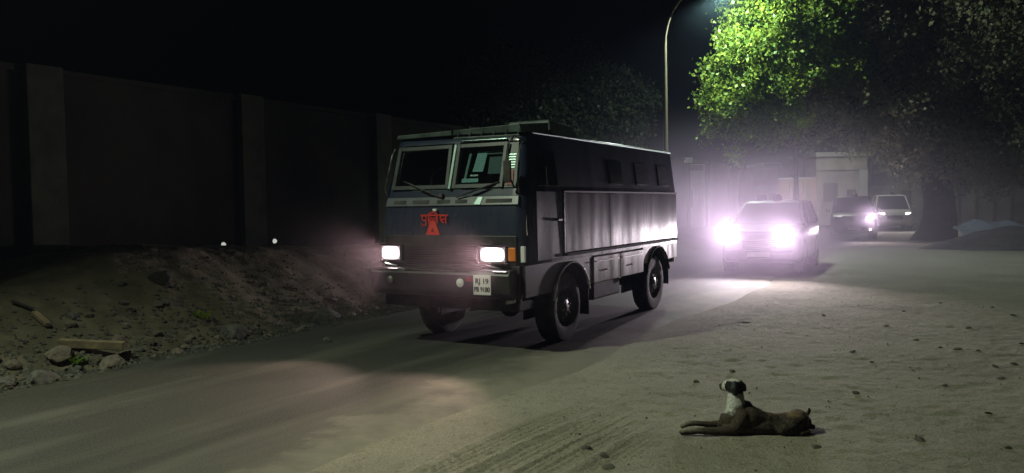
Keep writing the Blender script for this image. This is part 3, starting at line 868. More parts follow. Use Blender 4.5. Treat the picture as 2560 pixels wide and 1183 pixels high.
ht = MB().hexa([(.15, 1.05, 2.56), (.84, 1.05, 2.56), (.84, 1.85, 2.56), (.15, 1.85, 2.56)], [(.20, 1.12, 2.76), (.78, 1.12, 2.76), (.76, 1.75, 2.73), (.2, 1.75, 2.73)]).build('roof_hatch', M['guard'], truck, bevel=.02)
MB().hexa([(.80, 1.15, 2.58), (.80, 1.6, 2.58), (.77, 1.55, 2.68), (.77, 1.2, 2.69)], [(.815, 1.15, 2.58), (.815, 1.6, 2.58), (.785, 1.55, 2.68), (.785, 1.2, 2.69)]).build('hatch_vent', M['under'], ht)
# bright drip rail along both roof edges
for sx in (-1, 1):
    MB().tube([(sx * .918, .42, 2.535), (sx * .918, YB, 2.535)], .012, 8).build('drip_rail', M['strip'], truck, smooth=True)

# front lower panel with grille
NOSEZ = 1.355
gp = MB().box(-.93, .93, -.014, .0, 1.025, NOSEZ).build('grille_panel', M['grille'], truck, bevel=.006)
for k in range(7):
    z = 1.06 + k * .028
    MB().hexa([(-.62, -.034, z), (.40, -.034, z), (.40, -.015, z - .004), (-.62, -.015, z - .004)], [(-.62, -.036, z + .012), (.40, -.036, z + .012), (.40, -.015, z + .014), (-.62, -.015, z + .014)]).build('grille_slat', M['grille'], gp)
lp = MB().box(-.96, .96, .0, .05, .60, 1.018).build('lower_front', M['grille'], truck, bevel=.01)
# headlights
for (x0, x1, sx, cab_amb) in ((.475, .80, 1, (.83, .95)), (-.955, -.68, -1, None)):
    hl = MB()
    hl.box(x0 - .03, x1 + .03, -.045, -.015, 1.045, 1.245)
    hb = hl.build('headlight', M['frame'], truck, bevel=.01)
    MB().box(x0, x1, -.054, -.046, 1.062, 1.228).build('lens', M['head'], hb, bevel=.012)
    for zz in (1.046, 1.246):
        MB().box(x0 - .025, x1 + .03, -.062, -.046, zz - .005, zz + .005).build('bezel', M['chrome'], hb)
    headlight_light('headlight_beam', hb, ((x0 + x1) / 2, -.10, 1.145), (0.0, -1, -.16), P_TRUCK, 78, .5, (1, .70, .60), .06)
    # bent guard bracket below the lamp
    c = (x0 + x1) / 2
    MB().tube([(c - .12, -.06, 1.0), (c - .05, -.10, 1.025), (c + .03, -.09, 1.005), (c + .10, -.06, .995)], .010, 7).build('lamp_bracket', M['chrome'], hb, smooth=True)
for x0, x1 in ((.83, .93),):
    MB().box(x0, x1, -.042, -.015, 1.07, 1.225).build('indicator', M['amber'], truck, bevel=.012)
MB().box(.975, 1.026, -.005, .03, 1.06, 1.24).build('corner_reflector', M['white'], truck, bevel=.004)
MB().tube([(1.022, .07, 1.36), (1.028, .045, 1.42), (1.024, .05, 1.60)], .008, 6).build('corner_highlight', M['chrome'], truck, smooth=True)  # bright rod put in as the highlight on the body corner
# bumper
bp = MB()
bp.prism_x([(-.20, .72), (-.22, .92), (-.19, .975), (-.04, .985), (-.04, .66), (-.17, .66)], -1.0, .95)
bpo = bp.build('bumper', M['under2'], truck, bevel=.015)
MB().box(-.93, -.58, -.225, -.20, .955, .972).build('bumper_strip', M['chrome'], bpo, bevel=.006)
MB().box(.735, .92, -.225, -.20, .955, .972).build('bumper_strip', M['chrome'], bpo, bevel=.006)
MB().box(-.50, .45, -.225, -.20, .962, .970).build('bumper_edge', M['steel'], bpo)
MB().hexa([(-1.02, -.16, .80), (-1.14, -.08, .84), (-1.14, -.02, .84), (-1.02, -.02, .80)], [(-1.02, -.16, .93), (-1.14, -.08, .93), (-1.14, -.02, .93), (-1.02, -.02, .93)]).build('bumper_end', M['navy'], bpo, bevel=.01)
MB().tube([(-1.16, -.1, .94), (-1.04, -.12, .955)], .012, 6).build('end_bracket', M['steel'], bpo)
for x in (-.70, .31):
    fl = MB(); pr = [(0.045, 0), (.05, .02), (.03, .03), (.001, .033)]
    o_ = MB().lathe_x(pr, (0, 0, 0), 18).build('fog_lamp', M['white'] if x > 0 else M['steel'], bpo, smooth=True)
    o_.matrix_local = Matrix.Translation((x, -.215, .83)) @ Matrix.Rotation(R(-90), 4, 'Z') @ Matrix.Rotation(R(0), 4, 'X')
MB().box(.39, .47, -.235, -.222, .85, .90).build('reflector', M['darkred'], bpo)
MB().hexa([(.86, -.16, .60), (.96, -.14, .62), (.96, -.10, .62), (.86, -.10, .60)], [(.86, -.16, .64), (.96, -.14, .66), (.96, -.10, .66), (.86, -.10, .64)]).build('tow_step', M['steel'], bpo)
MB().box(-.95, .95, -.02, .35, .50, .62).build('chassis_front', M['under'], truck, bevel=.02)

def text_mesh(name, txt, size, loc, mat_, parent, ext=.003, font=None, rot=(R(90), 0, 0), bold=.0, sx=1.0, align='CENTER'):
    cu = bpy.data.curves.new(name, 'FONT'); cu.body = txt; cu.size = size; cu.align_x = align; cu.extrude = ext; cu.offset = bold
    if font: cu.font = font
    tmp = bpy.data.objects.new(name, cu); col.objects.link(tmp)
    dg = bpy.context.evaluated_depsgraph_get(); dg.update()
    me = bpy.data.meshes.new_from_object(tmp.evaluated_get(dg))
    bpy.data.objects.remove(tmp); bpy.data.curves.remove(cu)
    me.materials.clear()
    o = link_mesh(name, me, mat_, parent)
    o.matrix_local = Matrix.Translation(loc) @ Euler(rot).to_matrix().to_4x4() @ Matrix.Diagonal((sx, 1, 1, 1))
    return o
pl = MB().box(.492, .722, -.240, -.228, .705, .925).build('number_plate', M['white'], truck, bevel=.006)
text_mesh('lettering', 'RJ 19', .082, (.607, -.242, .832), M['ink'], pl, bold=.0015)
text_mesh('lettering', 'PB 9180', .075, (.607, -.242, .742), M['ink'], pl, bold=.0015, sx=.82)

# red Devanagari word for police and the red emblem below it, built from strokes
def stroke(mb, pts, w, y=-.022, th=.006):
    for (a, b) in zip(pts[:-1], pts[1:]):
        a = Vector(a); b = Vector(b); d = (b - a)
        if d.length < 1e-6: continue
        d.normalize(); n = Vector((-d.y, d.x)) * w / 2; e = d * w * .35
        q = [a - e + n, b + e + n, b + e - n, a - e - n]
        mb.hexa([(p.x, y, p.y) for p in q], [(p.x, y + th, p.y) for p in q])
def arc(cx, cz, rx, rz_, a0, a1, n=8):
    return [(cx + rx * math.cos(R(a0 + (a1 - a0) * i / n)), cz + rz_ * math.sin(R(a0 + (a1 - a0) * i / n))) for i in range(n + 1)]
wd = .017
TX, TZ = -.375, 1.595
def T(pts): return [(TX + x, TZ + z) for x, z in pts]
letter = []
l = MB()     # pa + u
stroke(l, T([(0, 0), (.095, 0)]), wd); stroke(l, T([(.072, 0), (.072, -.088)]), wd); stroke(l, T([(.018, 0), (.018, -.035)]), wd)
stroke(l, T(arc(.045, -.035, .027, .022, 180, 360)), wd)
stroke(l, T(arc(.045, -.100, .034, .020, 40, -180)), wd * .9)
letter.append(l)
l = MB()     # i matra + la
stroke(l, T([(.10, 0), (.255, 0)]), wd); stroke(l, T([(.115, 0), (.115, -.088)]), wd)
stroke(l, T(arc(.175, 0, .06, .036, 180, 0)), wd)
stroke(l, T([(.235, 0), (.235, -.088)]), wd); stroke(l, T(arc(.155, -.055, .018, .022, 230, -20)), wd * .9)
stroke(l, T(arc(.200, -.055, .026, .022, 180, 0)), wd * .9); stroke(l, T([(.225, -.05), (.235, -.04)]), wd * .9)
letter.append(l)
l = MB()     # sa
stroke(l, T([(.262, 0), (.385, 0)]), wd); stroke(l, T([(.360, 0), (.360, -.088)]), wd)
stroke(l, T([(.285, 0), (.285, -.03)]), wd); stroke(l, T(arc(.298, -.035, .022, .018, 180, 300)), wd * .9); stroke(l, T([(.285, -.052), (.325, -.088)]), wd * .9)
stroke(l, T([(.300, -.045), (.360, -.045)]), wd * .9)
letter.append(l)
for l in letter:
    l.build('letter', M['red'], truck)
em = MB().prism_y([(-.310, 1.362), (-.105, 1.362), (-.162, 1.500), (-.170, 1.535), (-.245, 1.535), (-.252, 1.50)], -.016, -.006).build('emblem', M['red'], truck)
MB().prism_y([(-.232, 1.40), (-.188, 1.40), (-.21, 1.445)], -.021, -.0165).build('emblem_mark', M['darkred'], em)
MB().box(-.20, -.145, -.03, .015, 1.640, 1.672).build('badge', M['white'], truck, bevel=.008)

# lower sides with wheel arches
WF, WR = 1.12, 4.32
AF, AR_ = 1.20, 4.36
def arch_poly(y0, y1, z0, z1, arches):
    pts = [(y0, z1), (y0, z0)]
    for (c, r, zc) in arches:
        # intersection of arch circle with z0
        dz = z0 - zc
        if abs(dz) < r:
            hx_ = math.sqrt(r * r - dz * dz); a0 = math.atan2(dz, -hx_); 
            a_start = math.atan2(dz, -hx_); a_end = math.atan2(dz, hx_)
            if a_start < 0: a_start += 2 * PI
            for i in range(15):
                a = a_start + (a_end - a_start) * i / 14
                pts.append((c + r * math.cos(a), zc + r * math.sin(a)))
    pts += [(y1, z0), (y1, z1)]
    return pts
for sx in (1, -1):
    xa, xb = (.985, 1.02) if sx > 0 else (-1.02, -.985)
    # front part (cab lower, dark), around the front wheel
    MB().prism_x(arch_poly(.02, 1.80, .66, 1.018, [(AF, .52, .46)]), xa, xb).build('cab_side', M['under2'], truck)
    # arch lip
    lip = MB(); n = 22
    pts = [(sx * 1.035, AF + .525 * math.cos(PI - PI * i / n * .86 - .18), .46 + .525 * math.sin(PI - PI * i / n * .86 - .18)) for i in range(n + 1)]
    lip.tube(pts, .015, 8); lip.build('arch_lip', mat('arch_lip_pale', (.85, .82, .82), .25, .5) if sx > 0 else M['frame'], truck, smooth=True)
    MB().prism_x(arch_poly(3.72, YB, .78, 1.018, [(AR_, .54, .46)]), xa, xb).build('rear_side', M['skirt'], truck)
    lip = MB(); pts = [(sx * 1.03, AR_ + .545 * math.cos(PI - PI * i / n), .46 + .545 * math.sin(PI - PI * i / n)) for i in range(2, n - 1)]
    lip.tube(pts, .014, 8); lip.build('arch_lip', M['under'], truck, smooth=True)
    # wheel housing
    for (c, r) in ((AF, .50), (AR_, .52)):
        hw = MB(); n2 = 14
        vs = []; fs = []
        for i in range(n2 + 1):
            a = PI * i / n2
            vs += [(sx * .60, c + r * math.cos(a), .46 + r * math.sin(a)), (sx * .984, c + r * math.cos(a), .46 + r * math.sin(a))]
        for i in range(n2): fs.append((2 * i, 2 * i + 1, 2 * i + 3, 2 * i + 2))
        hw.add(vs, fs); hw.build('wheel_housing', M['under'], truck, smooth=True)
        MB().box(sx * .62 - .02, sx * .62 + .0, c - r, c + r, .3, 1.0).build('inner_panel', M['under'], truck)
    # lockers between the wheels
    for (y0, y1) in ((1.86, 2.76), (2.78, 3.70)):
        lk = MB().box(sx * 1.0 if sx > 0 else -1.03, sx * 1.03 if sx > 0 else -1.0, y0, y1, .655, 1.0).build('locker_door', M['skirt'], truck, bevel=.008)
        MB().box(sx * 1.03, sx * 1.045, y0 + .05, y1 - .05, .93, .945).build('hinge_rail', M['steel'], lk)
        MB().box(sx * 1.03, sx * 1.05, (y0 + y1) / 2 - .05, (y0 + y1) / 2 + .05, .80, .82).build('handle', M['steel'], lk, bevel=.004)
    MB().box(min(sx * .8, sx * .99), max(sx * .8, sx * .99), 1.84, 3.74, .66, 1.01).build('locker_box', M['under'], truck)
    # rub rail along the box, from the front wheel back
    MB().box(min(sx * 1.019, sx * 1.05), max(sx * 1.019, sx * 1.05), 1.02, YB, 1.065, 1.105).build('rub_rail', M['rubber'], truck, bevel=.008)
    # raised side panels of the box
    for j, (y0, y1) in enumerate(((1.02, 2.42), (2.424, 3.86), (3.864, YB - .002))):
        pn = MB().hexa([(sx * 1.0, y0, 1.11), (sx * 1.034, y0, 1.11), (sx * 1.034, y1, 1.11), (sx * 1.0, y1, 1.11)], [(sx * .99, y0, 1.84), (sx * 1.022, y0, 1.84), (sx * 1.022, y1, 1.84), (sx * .99, y1, 1.84)]).build('side_panel', M['side'], truck, bevel=.006)
    MB().box(min(sx * 1.0, sx * 1.036), max(sx * 1.0, sx * 1.036), 1.0, YB, 1.845, 1.865).build('waist_moulding', M['frame'], truck)
    MB().box(min(sx * 1.0, sx * 1.036), max(sx * 1.0, sx * 1.036), .995, 1.015, 1.11, 1.84).build('edge_strip', M['steel'], truck)
    # small windows high on the box
    for yc in (2.76, 3.77, 4.76):
        def sp_(y, z, off): 
            t = (z - 1.885) / (2.45 - 1.885); return (sx * (1.0 + (.925 - 1.0) * t + off), y, z)
        w_ = MB().hexa([sp_(yc - .24, 1.98, -.01), sp_(yc + .24, 1.98, -.01), sp_(yc + .24, 2.30, -.01), sp_(yc - .24, 2.30, -.01)], [sp_(yc - .24, 1.98, .012), sp_(yc + .24, 1.98, .012), sp_(yc + .24, 2.30, .012), sp_(yc - .24, 2.30, .012)]).build('window', M['dglass'], truck, bevel=.004)
        MB().hexa([sp_(yc - .22, 1.972, .0), sp_(yc + .22, 1.972, .0), sp_(yc + .22, 1.984, .0), sp_(yc - .22, 1.984, .0)], [sp_(yc - .22, 1.972, .03), sp_(yc + .22, 1.972, .03), sp_(yc + .22, 1.984, .028), sp_(yc - .22, 1.984, .028)]).build('sill', M['steel'], w_)
    # cab door: window, seam and handle
    def sq(y, z, off):
        t = (z - 1.885) / (2.45 - 1.885); return (sx * (1.0 + (.925 - 1.0) * t + off), y, z)
    dr = MB().hexa([(sx * 1.0, .30, 1.05), (sx * 1.0, .96, 1.05), (sx * .995, .96, 1.86), (sx * .995, .30, 1.86)], [(sx * 1.028, .30, 1.05), (sx * 1.028, .96, 1.05), (sx * 1.02, .96, 1.86), (sx * 1.02, .30, 1.86)]).build('door', M['navy'], truck, bevel=.008)
    MB().box(min(sx * 1.025, sx * 1.05), max(sx * 1.025, sx * 1.05), .80, .92, 1.50, 1.53).build('handle', M['steel'], dr, bevel=.006)
    MB().hexa([sq(.38, 1.92, -.01), sq(.90, 1.92, -.01), sq(.90, 2.34, -.01), sq(.46, 2.34, -.01)], [sq(.38, 1.92, .01), sq(.90, 1.92, .01), sq(.90, 2.34, .01), sq(.46, 2.34, .01)]).build('door_window', M['dglass'], truck, bevel=.004)
    MB().hexa([sq(.58, 1.93, .010), sq(.595, 1.93, .010), sq(.625, 2.15, .010), sq(.61, 2.15, .010)], [sq(.58, 1.93, .022), sq(.595, 1.93, .022), sq(.625, 2.15, .022), sq(.61, 2.15, .022)]).build('window_channel', M['steel'], truck)
    # mud flaps
    MB().box(min(sx * .72, sx * 1.0), max(sx * .72, sx * 1.0), 1.74, 1.76, .26, .98).build('mud_flap', M['rubber'], truck)
    MB().box(min(sx * .70, sx * 1.0), max(sx * .70, sx * 1.0), 4.92, 4.94, .36, .95).build('mud_flap', M['rubber'], truck)
    wheel(truck, (sx * .865, WF, .43), .43, .25, sx)
    wheel(truck, (sx * .865, WR, .43), .43, .25, sx)
MB().box(-.99, .99, YB - .04, YB - .002, .70, 1.018).build('tail_panel', M['skirt'], truck)
# underbody
ub = MB(); ub.box(-.45, -.35, .3, 5.2, .58, .74); ub.box(.35, .45, .3, 5.2, .58, .74); ub.box(-.8, .8, 2.0, 3.6, .62, .70); ub.box(-.95, .95, 4.9, 5.25, .62, .8)
ub.build('chassis_frame', M['under'], truck)
MB().box(.55, .93, 2.05, 3.0, .40, .65).build('fuel_tank', M['under'], truck, bevel=.03)
for yy in (WF, WR):
    MB().tube([(-.75, yy, .43), (-.2, yy, .43), (.05, yy, .43), (.75, yy, .43)], .06, 10).build('axle', M['under'], truck, smooth=True)
    bpy_s = MB(); 
    pr = [(.001, -.17), (.09, -.14), (.16, -.05), (.17, .0), (.16, .05), (.09, .14), (.001, .17)]
    bpy_s.lathe_x(pr, (.18, yy, .43), 16).build('differential', M['under'], truck, smooth=True)
MB().tube([(.30, -.05, .50), (.30, 1.0, .48), (-.2, 1.1, .45)], .025, 8).build('steering_rod', M['under'], truck, smooth=True)
# body floor, keeps light out of the box
MB().box(-.98, .98, .06, YB - .05, .985, 1.0).build('floor', M['under'], truck)

# ------------------------------------------------------------------ cars following
def suv(label, base, heading, paint_m, W=1.80, L=4.5, H=1.78, light=0, lights=(1, 1), fog=False, mirror_light=False, hood_z=1.13, beam_size=108, glow='head_car'):
    t = thing('suv', label, 'car', base, -heading, group='cars following the police truck')
    hw = W / 2
    st = [(0.0, .38, .84, hw * .86), (.10, .30, 1.0, hw * .95), (.35, .26, 1.06, hw), (1.15, .26, hood_z, hw), (1.6, .26, hood_z + .03, hw), (L - .5, .26, hood_z + .04, hw), (L - .08, .30, 1.02, hw * .97), (L, .40, .9, hw * .9)]
    mb = MB(); vs = []; fs = []
    for (y, z0, z1, w) in st:
        ringp = [(-w * .9, z0), (-w, z0 + .12), (-w, z1 - .16), (-w * .90, z1 - .03), (-w * .5, z1), (w * .5, z1), (w * .90, z1 - .03), (w, z1 - .16), (w, z0 + .12), (w * .9, z0)]
        vs += [(x, y, z) for x, z in ringp]
    n = 10
    for i in range(len(st) - 1):
        for k in range(n):
            fs.append((i * n + k, i * n + (k + 1) % n, (i + 1) * n + (k + 1) % n, (i + 1) * n + k))
    fs.append(tuple(range(n))); fs.append(tuple((len(st) - 1) * n + k for k in range(n)))
    mb.add(vs, fs); mb.build('body', paint_m, t, smooth=True)
    bz = hood_z + .0
    # greenhouse corners (y, hw, z)
    b0 = (1.20, hw * .92, bz); t0 = (1.95, hw * .74, H - .06); t1 = (L - .45, hw * .74, H - .04); b1 = (L - .12, hw * .92, bz + .02)
    def P(q, s): return Vector((s * q[1], q[0], q[2]))
    MB().hexa([P(t0, -1), P(t0, 1), P(t1, 1), P(t1, -1)], [P((t0[0] + .12, hw * .68, H), -1), P((t0[0] + .12, hw * .68, H), 1), P((t1[0] - .05, hw * .68, H), 1), P((t1[0] - .05, hw * .68, H), -1)]).build('roof', paint_m, t, bevel=.02)
    for s in (-1, 1):
        MB().tube([P(b0, s), P(t0, s)], .035, 6).build('pillar', paint_m, t)
        MB().tube([P(b1, s), P(t1, s)], .045, 6).build('pillar', paint_m, t)
        pm = MB()
        mid_b = Vector((s * hw * .93, 2.35, bz)); mid_t = Vector((s * hw * .75, 2.45, H - .05))
        pm.tube([mid_b, mid_t], .03, 6)
        pm.build('pillar', paint_m, t)
        MB().add([P(b0, s), P(b1, s), P(t1, s), P(t0, s)], [(0, 1, 2, 3)]).build('side_window', M['carglass'], t)
        mr = MB().hexa([Vector((s * (hw + .02), 1.30, bz + .02)), Vector((s * (hw + .22), 1.33, bz + .02)), Vector((s * (hw + .22), 1.42, bz + .02)), Vector((s * (hw + .02), 1.42, bz + .02))],
                       [Vector((s * (hw + .02), 1.30, bz + .17)), Vector((s * (hw + .20), 1.33, bz + .19)), Vector((s * (hw + .20), 1.42, bz + .19)), Vector((s * (hw + .02), 1.42, bz + .17))])
        mr.build('mirror', paint_m, t, bevel=.02)
        for yy in (.85, L - .85):
            wheel(t, (s * (hw - .12), yy, .36), .36, .22, s, .22)
            ar = MB(); ar.lathe_x([(.44, s * (hw - .02)), (.44, s * (hw + .006)), (.36, s * (hw + .006))], (0, yy, .36), 28)
            ar.build('wheel_arch', M['under'], t)
        MB().box(min(s * hw, s * (hw + .02)), max(s * hw, s * (hw + .02)), 1.6, 1.78, .93, .955).build('door_handle', M['chrome'], t)
        MB().box(min(s * hw, s * (hw + .02)), max(s * hw, s * (hw + .02)), 2.6, 2.78, .93, .955).build('door_handle', M['chrome'], t)
    MB().add([P(b0, -1), P(b0, 1), P(t0, 1), P(t0, -1)], [(0, 1, 2, 3)]).build('windscreen', M['carglass'], t)
    MB().add([P(b1, -1), P(b1, 1), P(t1, 1), P(t1, -1)], [(0, 1, 2, 3)]).build('rear_window', M['carglass'], t)
    g = MB().box(-.38, .38, -.02, .03, .62, .82).build('grille', M['grille'], t, bevel=.01)
    for k in range(4):
        MB().box(-.37, .37, -.035, -.02, .65 + k * .045, .665 + k * .045).build('grille_slat', M['chrome'], g)
    MB().box(-hw * .84, hw * .84, -.07, .04, .36, .56).build('bumper', paint_m, t, bevel=.03)
    pl_ = MB().box(-.26, .26, -.085, -.07, .42, .53).build('number_plate', M['white'], t)
    for s, on in zip((-1, 1), lights):
        hb = MB().hexa([(s * .46, .03, .80), (s * .78, .09, .80), (s * .78, .15, .80), (s * .46, .13, .80)], [(s * .46, .05, .98), (s * .80, .10, 1.0), (s * .80, .17, 1.0), (s * .46, .15, .98)]).build('headlight', M['chrome'], t, bevel=.01)
        MB().hexa([(s * .48, .005, .82), (s * .76, .06, .82), (s * .76, .08, .82), (s * .48, .02, .82)], [(s * .48, .02, .96), (s * .77, .07, .98), (s * .77, .09, .98), (s * .48, .03, .96)]).build('lens', M[glow] if on else M['dglass'], hb)
        if on:
            headlight_light('headlight_beam', hb, (s * .62, -.10, .90), (.0, -1, .17), light * on, beam_size, .9, (1, .86, .95), .07)
        if fog and on:
            MB().tube([(s * .62, -.09, .45), (s * .62, -.075, .45)], .05, 12).build('fog_lamp', M['head'], t)
    bc = MB().tube([(0.1, 2.15, H), (.1, 2.15, H + .05), (.1, 2.15, H + .13), (.1, 2.15, H + .16)], [.12, .12, .10, .05], 14).build('beacon', M['dglass'], t, smooth=True)
    MB().box(-.28, .48, 2.1, 2.2, H, H + .02).build('beacon_bar', M['chrome'], bc)
    return t
M['carglass'] = mat('car_glass', (.014, .016, .018), .65, spec=.06)
M['carwhite'] = mat('car_white', (.60, .58, .54), .3, coat=.4)
M['cardark'] = paint('car_dark', (.02, .02, .025), dust=(.2, .18, .16), rough=.25, amount=.4, ztop=1.5)
M['carsilver'] = paint('car_silver', (.03, .03, .035), dust=(.16, .15, .14), rough=.3, amount=.4, ztop=1.5)
c1 = ground_at(1898, 687)
suv('dark SUV close behind the police truck, both headlights glaring through dust', (c1.x, c1.y, 0), R(27), M['carsilver'], 1.80, 4.3, 1.70, P_CAR1, (1, 1))
c2 = at(2135, 600, 33); 
suv('dark SUV with a single blazing headlight, middle of the three cars', (c2.x, 33, 0), R(22), M['cardark'], 1.80, 4.5, 1.84, P_CAR2, (0, 1), fog=True)
c3 = at(2238, 580, 42)
suv('white SUV half hidden behind the big trunk at the rear of the convoy', (c3.x, 42, 0), R(20), M['carwhite'], 1.85, 4.6, 1.92, P_CAR3, (1, 1), glow='head')

# ================================================================== DOG
def dog_material():
    m, nt, p = newmat('dog_fur')
    at_ = nt.nodes.new('ShaderNodeAttribute'); at_.attribute_name = 'fur'
    n = nt.nodes.new('ShaderNodeTexNoise'); n.inputs['Scale'].default_value = 60; n.inputs['Detail'].default_value = 5
    tc = nt.nodes.new('ShaderNodeTexCoord'); nt.links.new(tc.outputs['Object'], n.inputs['Vector'])
    r = nt.nodes.new('ShaderNodeMapRange'); r.inputs[1].default_value = .3; r.inputs[2].default_value = .7; r.inputs[3].default_value = .6; r.inputs[4].default_value = 1.3
    nt.links.new(n.outputs[0], r.inputs[0])
    mx = nt.nodes.new('ShaderNodeMix'); mx.data_type = 'RGBA'; mx.blend_type = 'MULTIPLY'; mx.inputs[0].default_value = 1
    nt.links.new(at_.outputs['Color'], mx.inputs[6]); nt.links.new(r.outputs[0], mx.inputs[7])
    nt.links.new(mx.outputs[2], p.inputs['Base Color'])
    p.inputs['Roughness'].default_value = .85; p.inputs['Specular IOR Level'].default_value = .2
    b = nt.nodes.new('ShaderNodeBump'); b.inputs['Strength'].default_value = .5; b.inputs['Distance'].default_value = .006
    n2 = nt.nodes.new('ShaderNodeTexNoise'); n2.inputs['Scale'].default_value = 140; nt.links.new(tc.outputs['Object'], n2.inputs['Vector'])
    nt.links.new(n2.outputs[0], b.inputs['Height']); nt.links.new(b.outputs[0], p.inputs['Normal'])
    return m
M['fur'] = dog_material()
M['furblack'] = mat('ear_black', (.012, .011, .011), .7)

def blob_mesh(name, segs, voxel=.007, smooth_it=6):
    """segs: list of polylines [(p, r), ...]; one continuous skin through a voxel remesh"""
    bm = bmesh.new()
    for seg in segs:
        for (p0, r0), (p1, r1) in zip(seg[:-1], seg[1:]):
            p0 = Vector(p0); p1 = Vector(p1); L = (p1 - p0).length
            n = max(2, int(L / (min(r0, r1) * .35)) + 1)
            for i in range(n + 1):
                t = i / n
                bmesh.ops.create_icosphere(bm, subdivisions=2, radius=r0 + (r1 - r0) * t, matrix=Matrix.Translation(p0.lerp(p1, t)))
    me = bpy.data.meshes.new(name + '_raw'); bm.to_mesh(me); bm.free()
    tmp = bpy.data.objects.new('tmp', me); col.objects.link(tmp)
    m = tmp.modifiers.new('r', 'REMESH'); m.mode = 'VOXEL'; m.voxel_size = voxel
    s = tmp.modifiers.new('s', 'SMOOTH'); s.iterations = smooth_it; s.factor = .5
    dg = bpy.context.evaluated_depsgraph_get(); dg.update()
    out = bpy.data.meshes.new_from_object(tmp.evaluated_get(dg))
    bpy.data.objects.remove(tmp); bpy.data.meshes.remove(me)
    out.name = name
    out.polygons.foreach_set('use_smooth', [True] * len(out.polygons))
    return out
dp = ground_at(1860, 1089)
dog = thing('dog', 'brown and white dog lying on the sand, head up, looking towards the truck', 'dog', (dp.x, dp.y + .06, float(sand_height(np.array([dp.x]), np.array([dp.y]))[0])))
segs = [
    # trunk: chest, ribs, waist, rump
    [((-.085, .0, .095), .078), ((-.03, .01, .112), .100), ((.05, .0, .105), .100), ((.14, .0, .080), .080), ((.25, .0, .068), .068), ((.34, .0, .072), .074), ((.42, .0, .074), .076), ((.45, .0, .068), .064)],
    [((-.03, -.03, .06), .07), ((.10, -.035, .05), .066), ((.25, -.04, .045), .056), ((.36, -.05, .05), .06)],
    # shoulder hump and near shoulder blade
    [((.025, .02, .155), .062), ((.045, .03, .182), .048)],
    [((-.01, -.045, .13), .06), ((-.05, -.06, .07), .052)],
    [((-.01, .06, .13), .06), ((-.05, .07, .07), .048)],
    # neck
    [((-.03, .015, .17), .080), ((-.035, .02, .225), .066), ((-.033, .03, .275), .058), ((-.035, .04, .315), .055)],
    # skull and muzzle, turned away to the left
    [((-.028, .045, .325), .058), ((-.042, .075, .328), .057), ((-.064, .122, .316), .046), ((-.078, .155, .305), .037), ((-.086, .176, .298), .031)],
    # near foreleg: elbow on the ground, forearm stretched forward, paw
    [((-.05, -.06, .06), .050), ((-.09, -.07, .040), .042), ((-.20, -.068, .032), .031), ((-.33, -.058, .034), .025), ((-.40, -.055, .032), .027), ((-.445, -.052, .026), .026)],
    # far foreleg
    [((-.05, .05, .07), .048), ((-.10, .04, .048), .040), ((-.22, .035, .052), .025), ((-.33, .035, .064), .021), ((-.40, .03, .060), .025), ((-.43, .028, .048), .022)],
    # near haunch, knee forward against the belly, shank back to the hock, foot
    [((.40, -.03, .085), .082), ((.34, -.07, .070), .070), ((.27, -.09, .048), .046), ((.36, -.105, .030), .028), ((.45, -.10, .026), .022), ((.40, -.12, .020), .020)],
    [((.42, .03, .085), .076), ((.46, .06, .05), .045), ((.50, .05, .030), .026), ((.535, .03, .024), .020)],
    # tail, curled up behind the rump
    [((.45, .02, .10), .028), ((.49, .02, .125), .017), ((.505, .01, .15), .012), ((.495, .0, .17), .008)],
]
dm = blob_mesh('dog_body', segs)
nv = len(dm.vertices); co = np.empty(nv * 3, np.float32); dm.vertices.foreach_get('co', co); co = co.reshape(-1, 3)
x, y, z = co[:, 0], co[:, 1], co[:, 2]
nz = .5 * fbm(x * 25 + 40, z * 25 + y * 13 + 40, 3, 55) + .5 * fbm(x * 90 + 40, z * 60 + y * 40 + 40, 3, 56)
brown = np.array([.070, .052, .038]); brindle = np.array([.022, .016, .013]); tan = np.array([.16, .11, .06]); white = np.array([.50, .49, .45]); black = np.array([.012, .011, .011])
colr = np.repeat(brown[None], nv, 0)
def lay(mask, c):
    global colr
    mask = np.clip(mask, 0, 1)[:, None]
    colr = colr * (1 - mask) + c[None] * mask
lay((nz - .42) * 5 * (.35 + .65 * np.clip((x - .1) / .15, 0, 1)), brindle)
lay(np.clip((x - .16) / .08, 0, 1) * np.clip((z - .125) / .015, 0, 1) * (nz > .4) * .8, tan)  # top of the back painted tan for its lit rim
lay(np.clip((.20 + .35 * (x + .04) + (nz - .5) * .05 - z) / -.02, 0, 1) * (x < .03), white)      # neck and throat
lay(np.clip((-.055 - x) / .03, 0, 1) * np.clip((z - .145 + (nz - .5) * .08) / .03, 0, 1), white)                   # breast
lay(np.clip((z - .283) / .012, 0, 1) * ((x > -.045) | (y < .085)), black)
lay(np.clip((z - .270) / .012, 0, 1) * (y > .135), tan * .4)
lay(np.clip((z - .367 - (nz - .5) * .01) / .006, 0, 1), white)  # top of the head painted white for its lit rim
lay(np.clip((z - .29) / .01, 0, 1) * (np.abs(x + .070) < .010) * (y > .07), white * .7)
lay(np.clip((-.30 - x) / .10, 0, 1) * np.clip((z - .025) / .02, 0, 1) * .7, np.array([.35, .30, .24]))
lay(((x > .488) & (z > .125)).astype(float), black)
lay(((x > .47) & (z > .10) & (z < .122)).astype(float) * .7, white)
co2 = co.copy(); co2[:, 2] += (fbm(x * 130 + 9, y * 130 + z * 90 + 9, 2, 61) - .5) * .004; co2[:, 1] += (fbm(x * 110 + 5, z * 120 + 3, 2, 62) - .5) * .005
dm.vertices.foreach_set('co', co2.ravel())
ca = dm.color_attributes.new('fur', 'FLOAT_COLOR', 'POINT')
ca.data.foreach_set('color', np.concatenate([colr, np.ones((nv, 1))], 1).astype(np.float32).ravel())
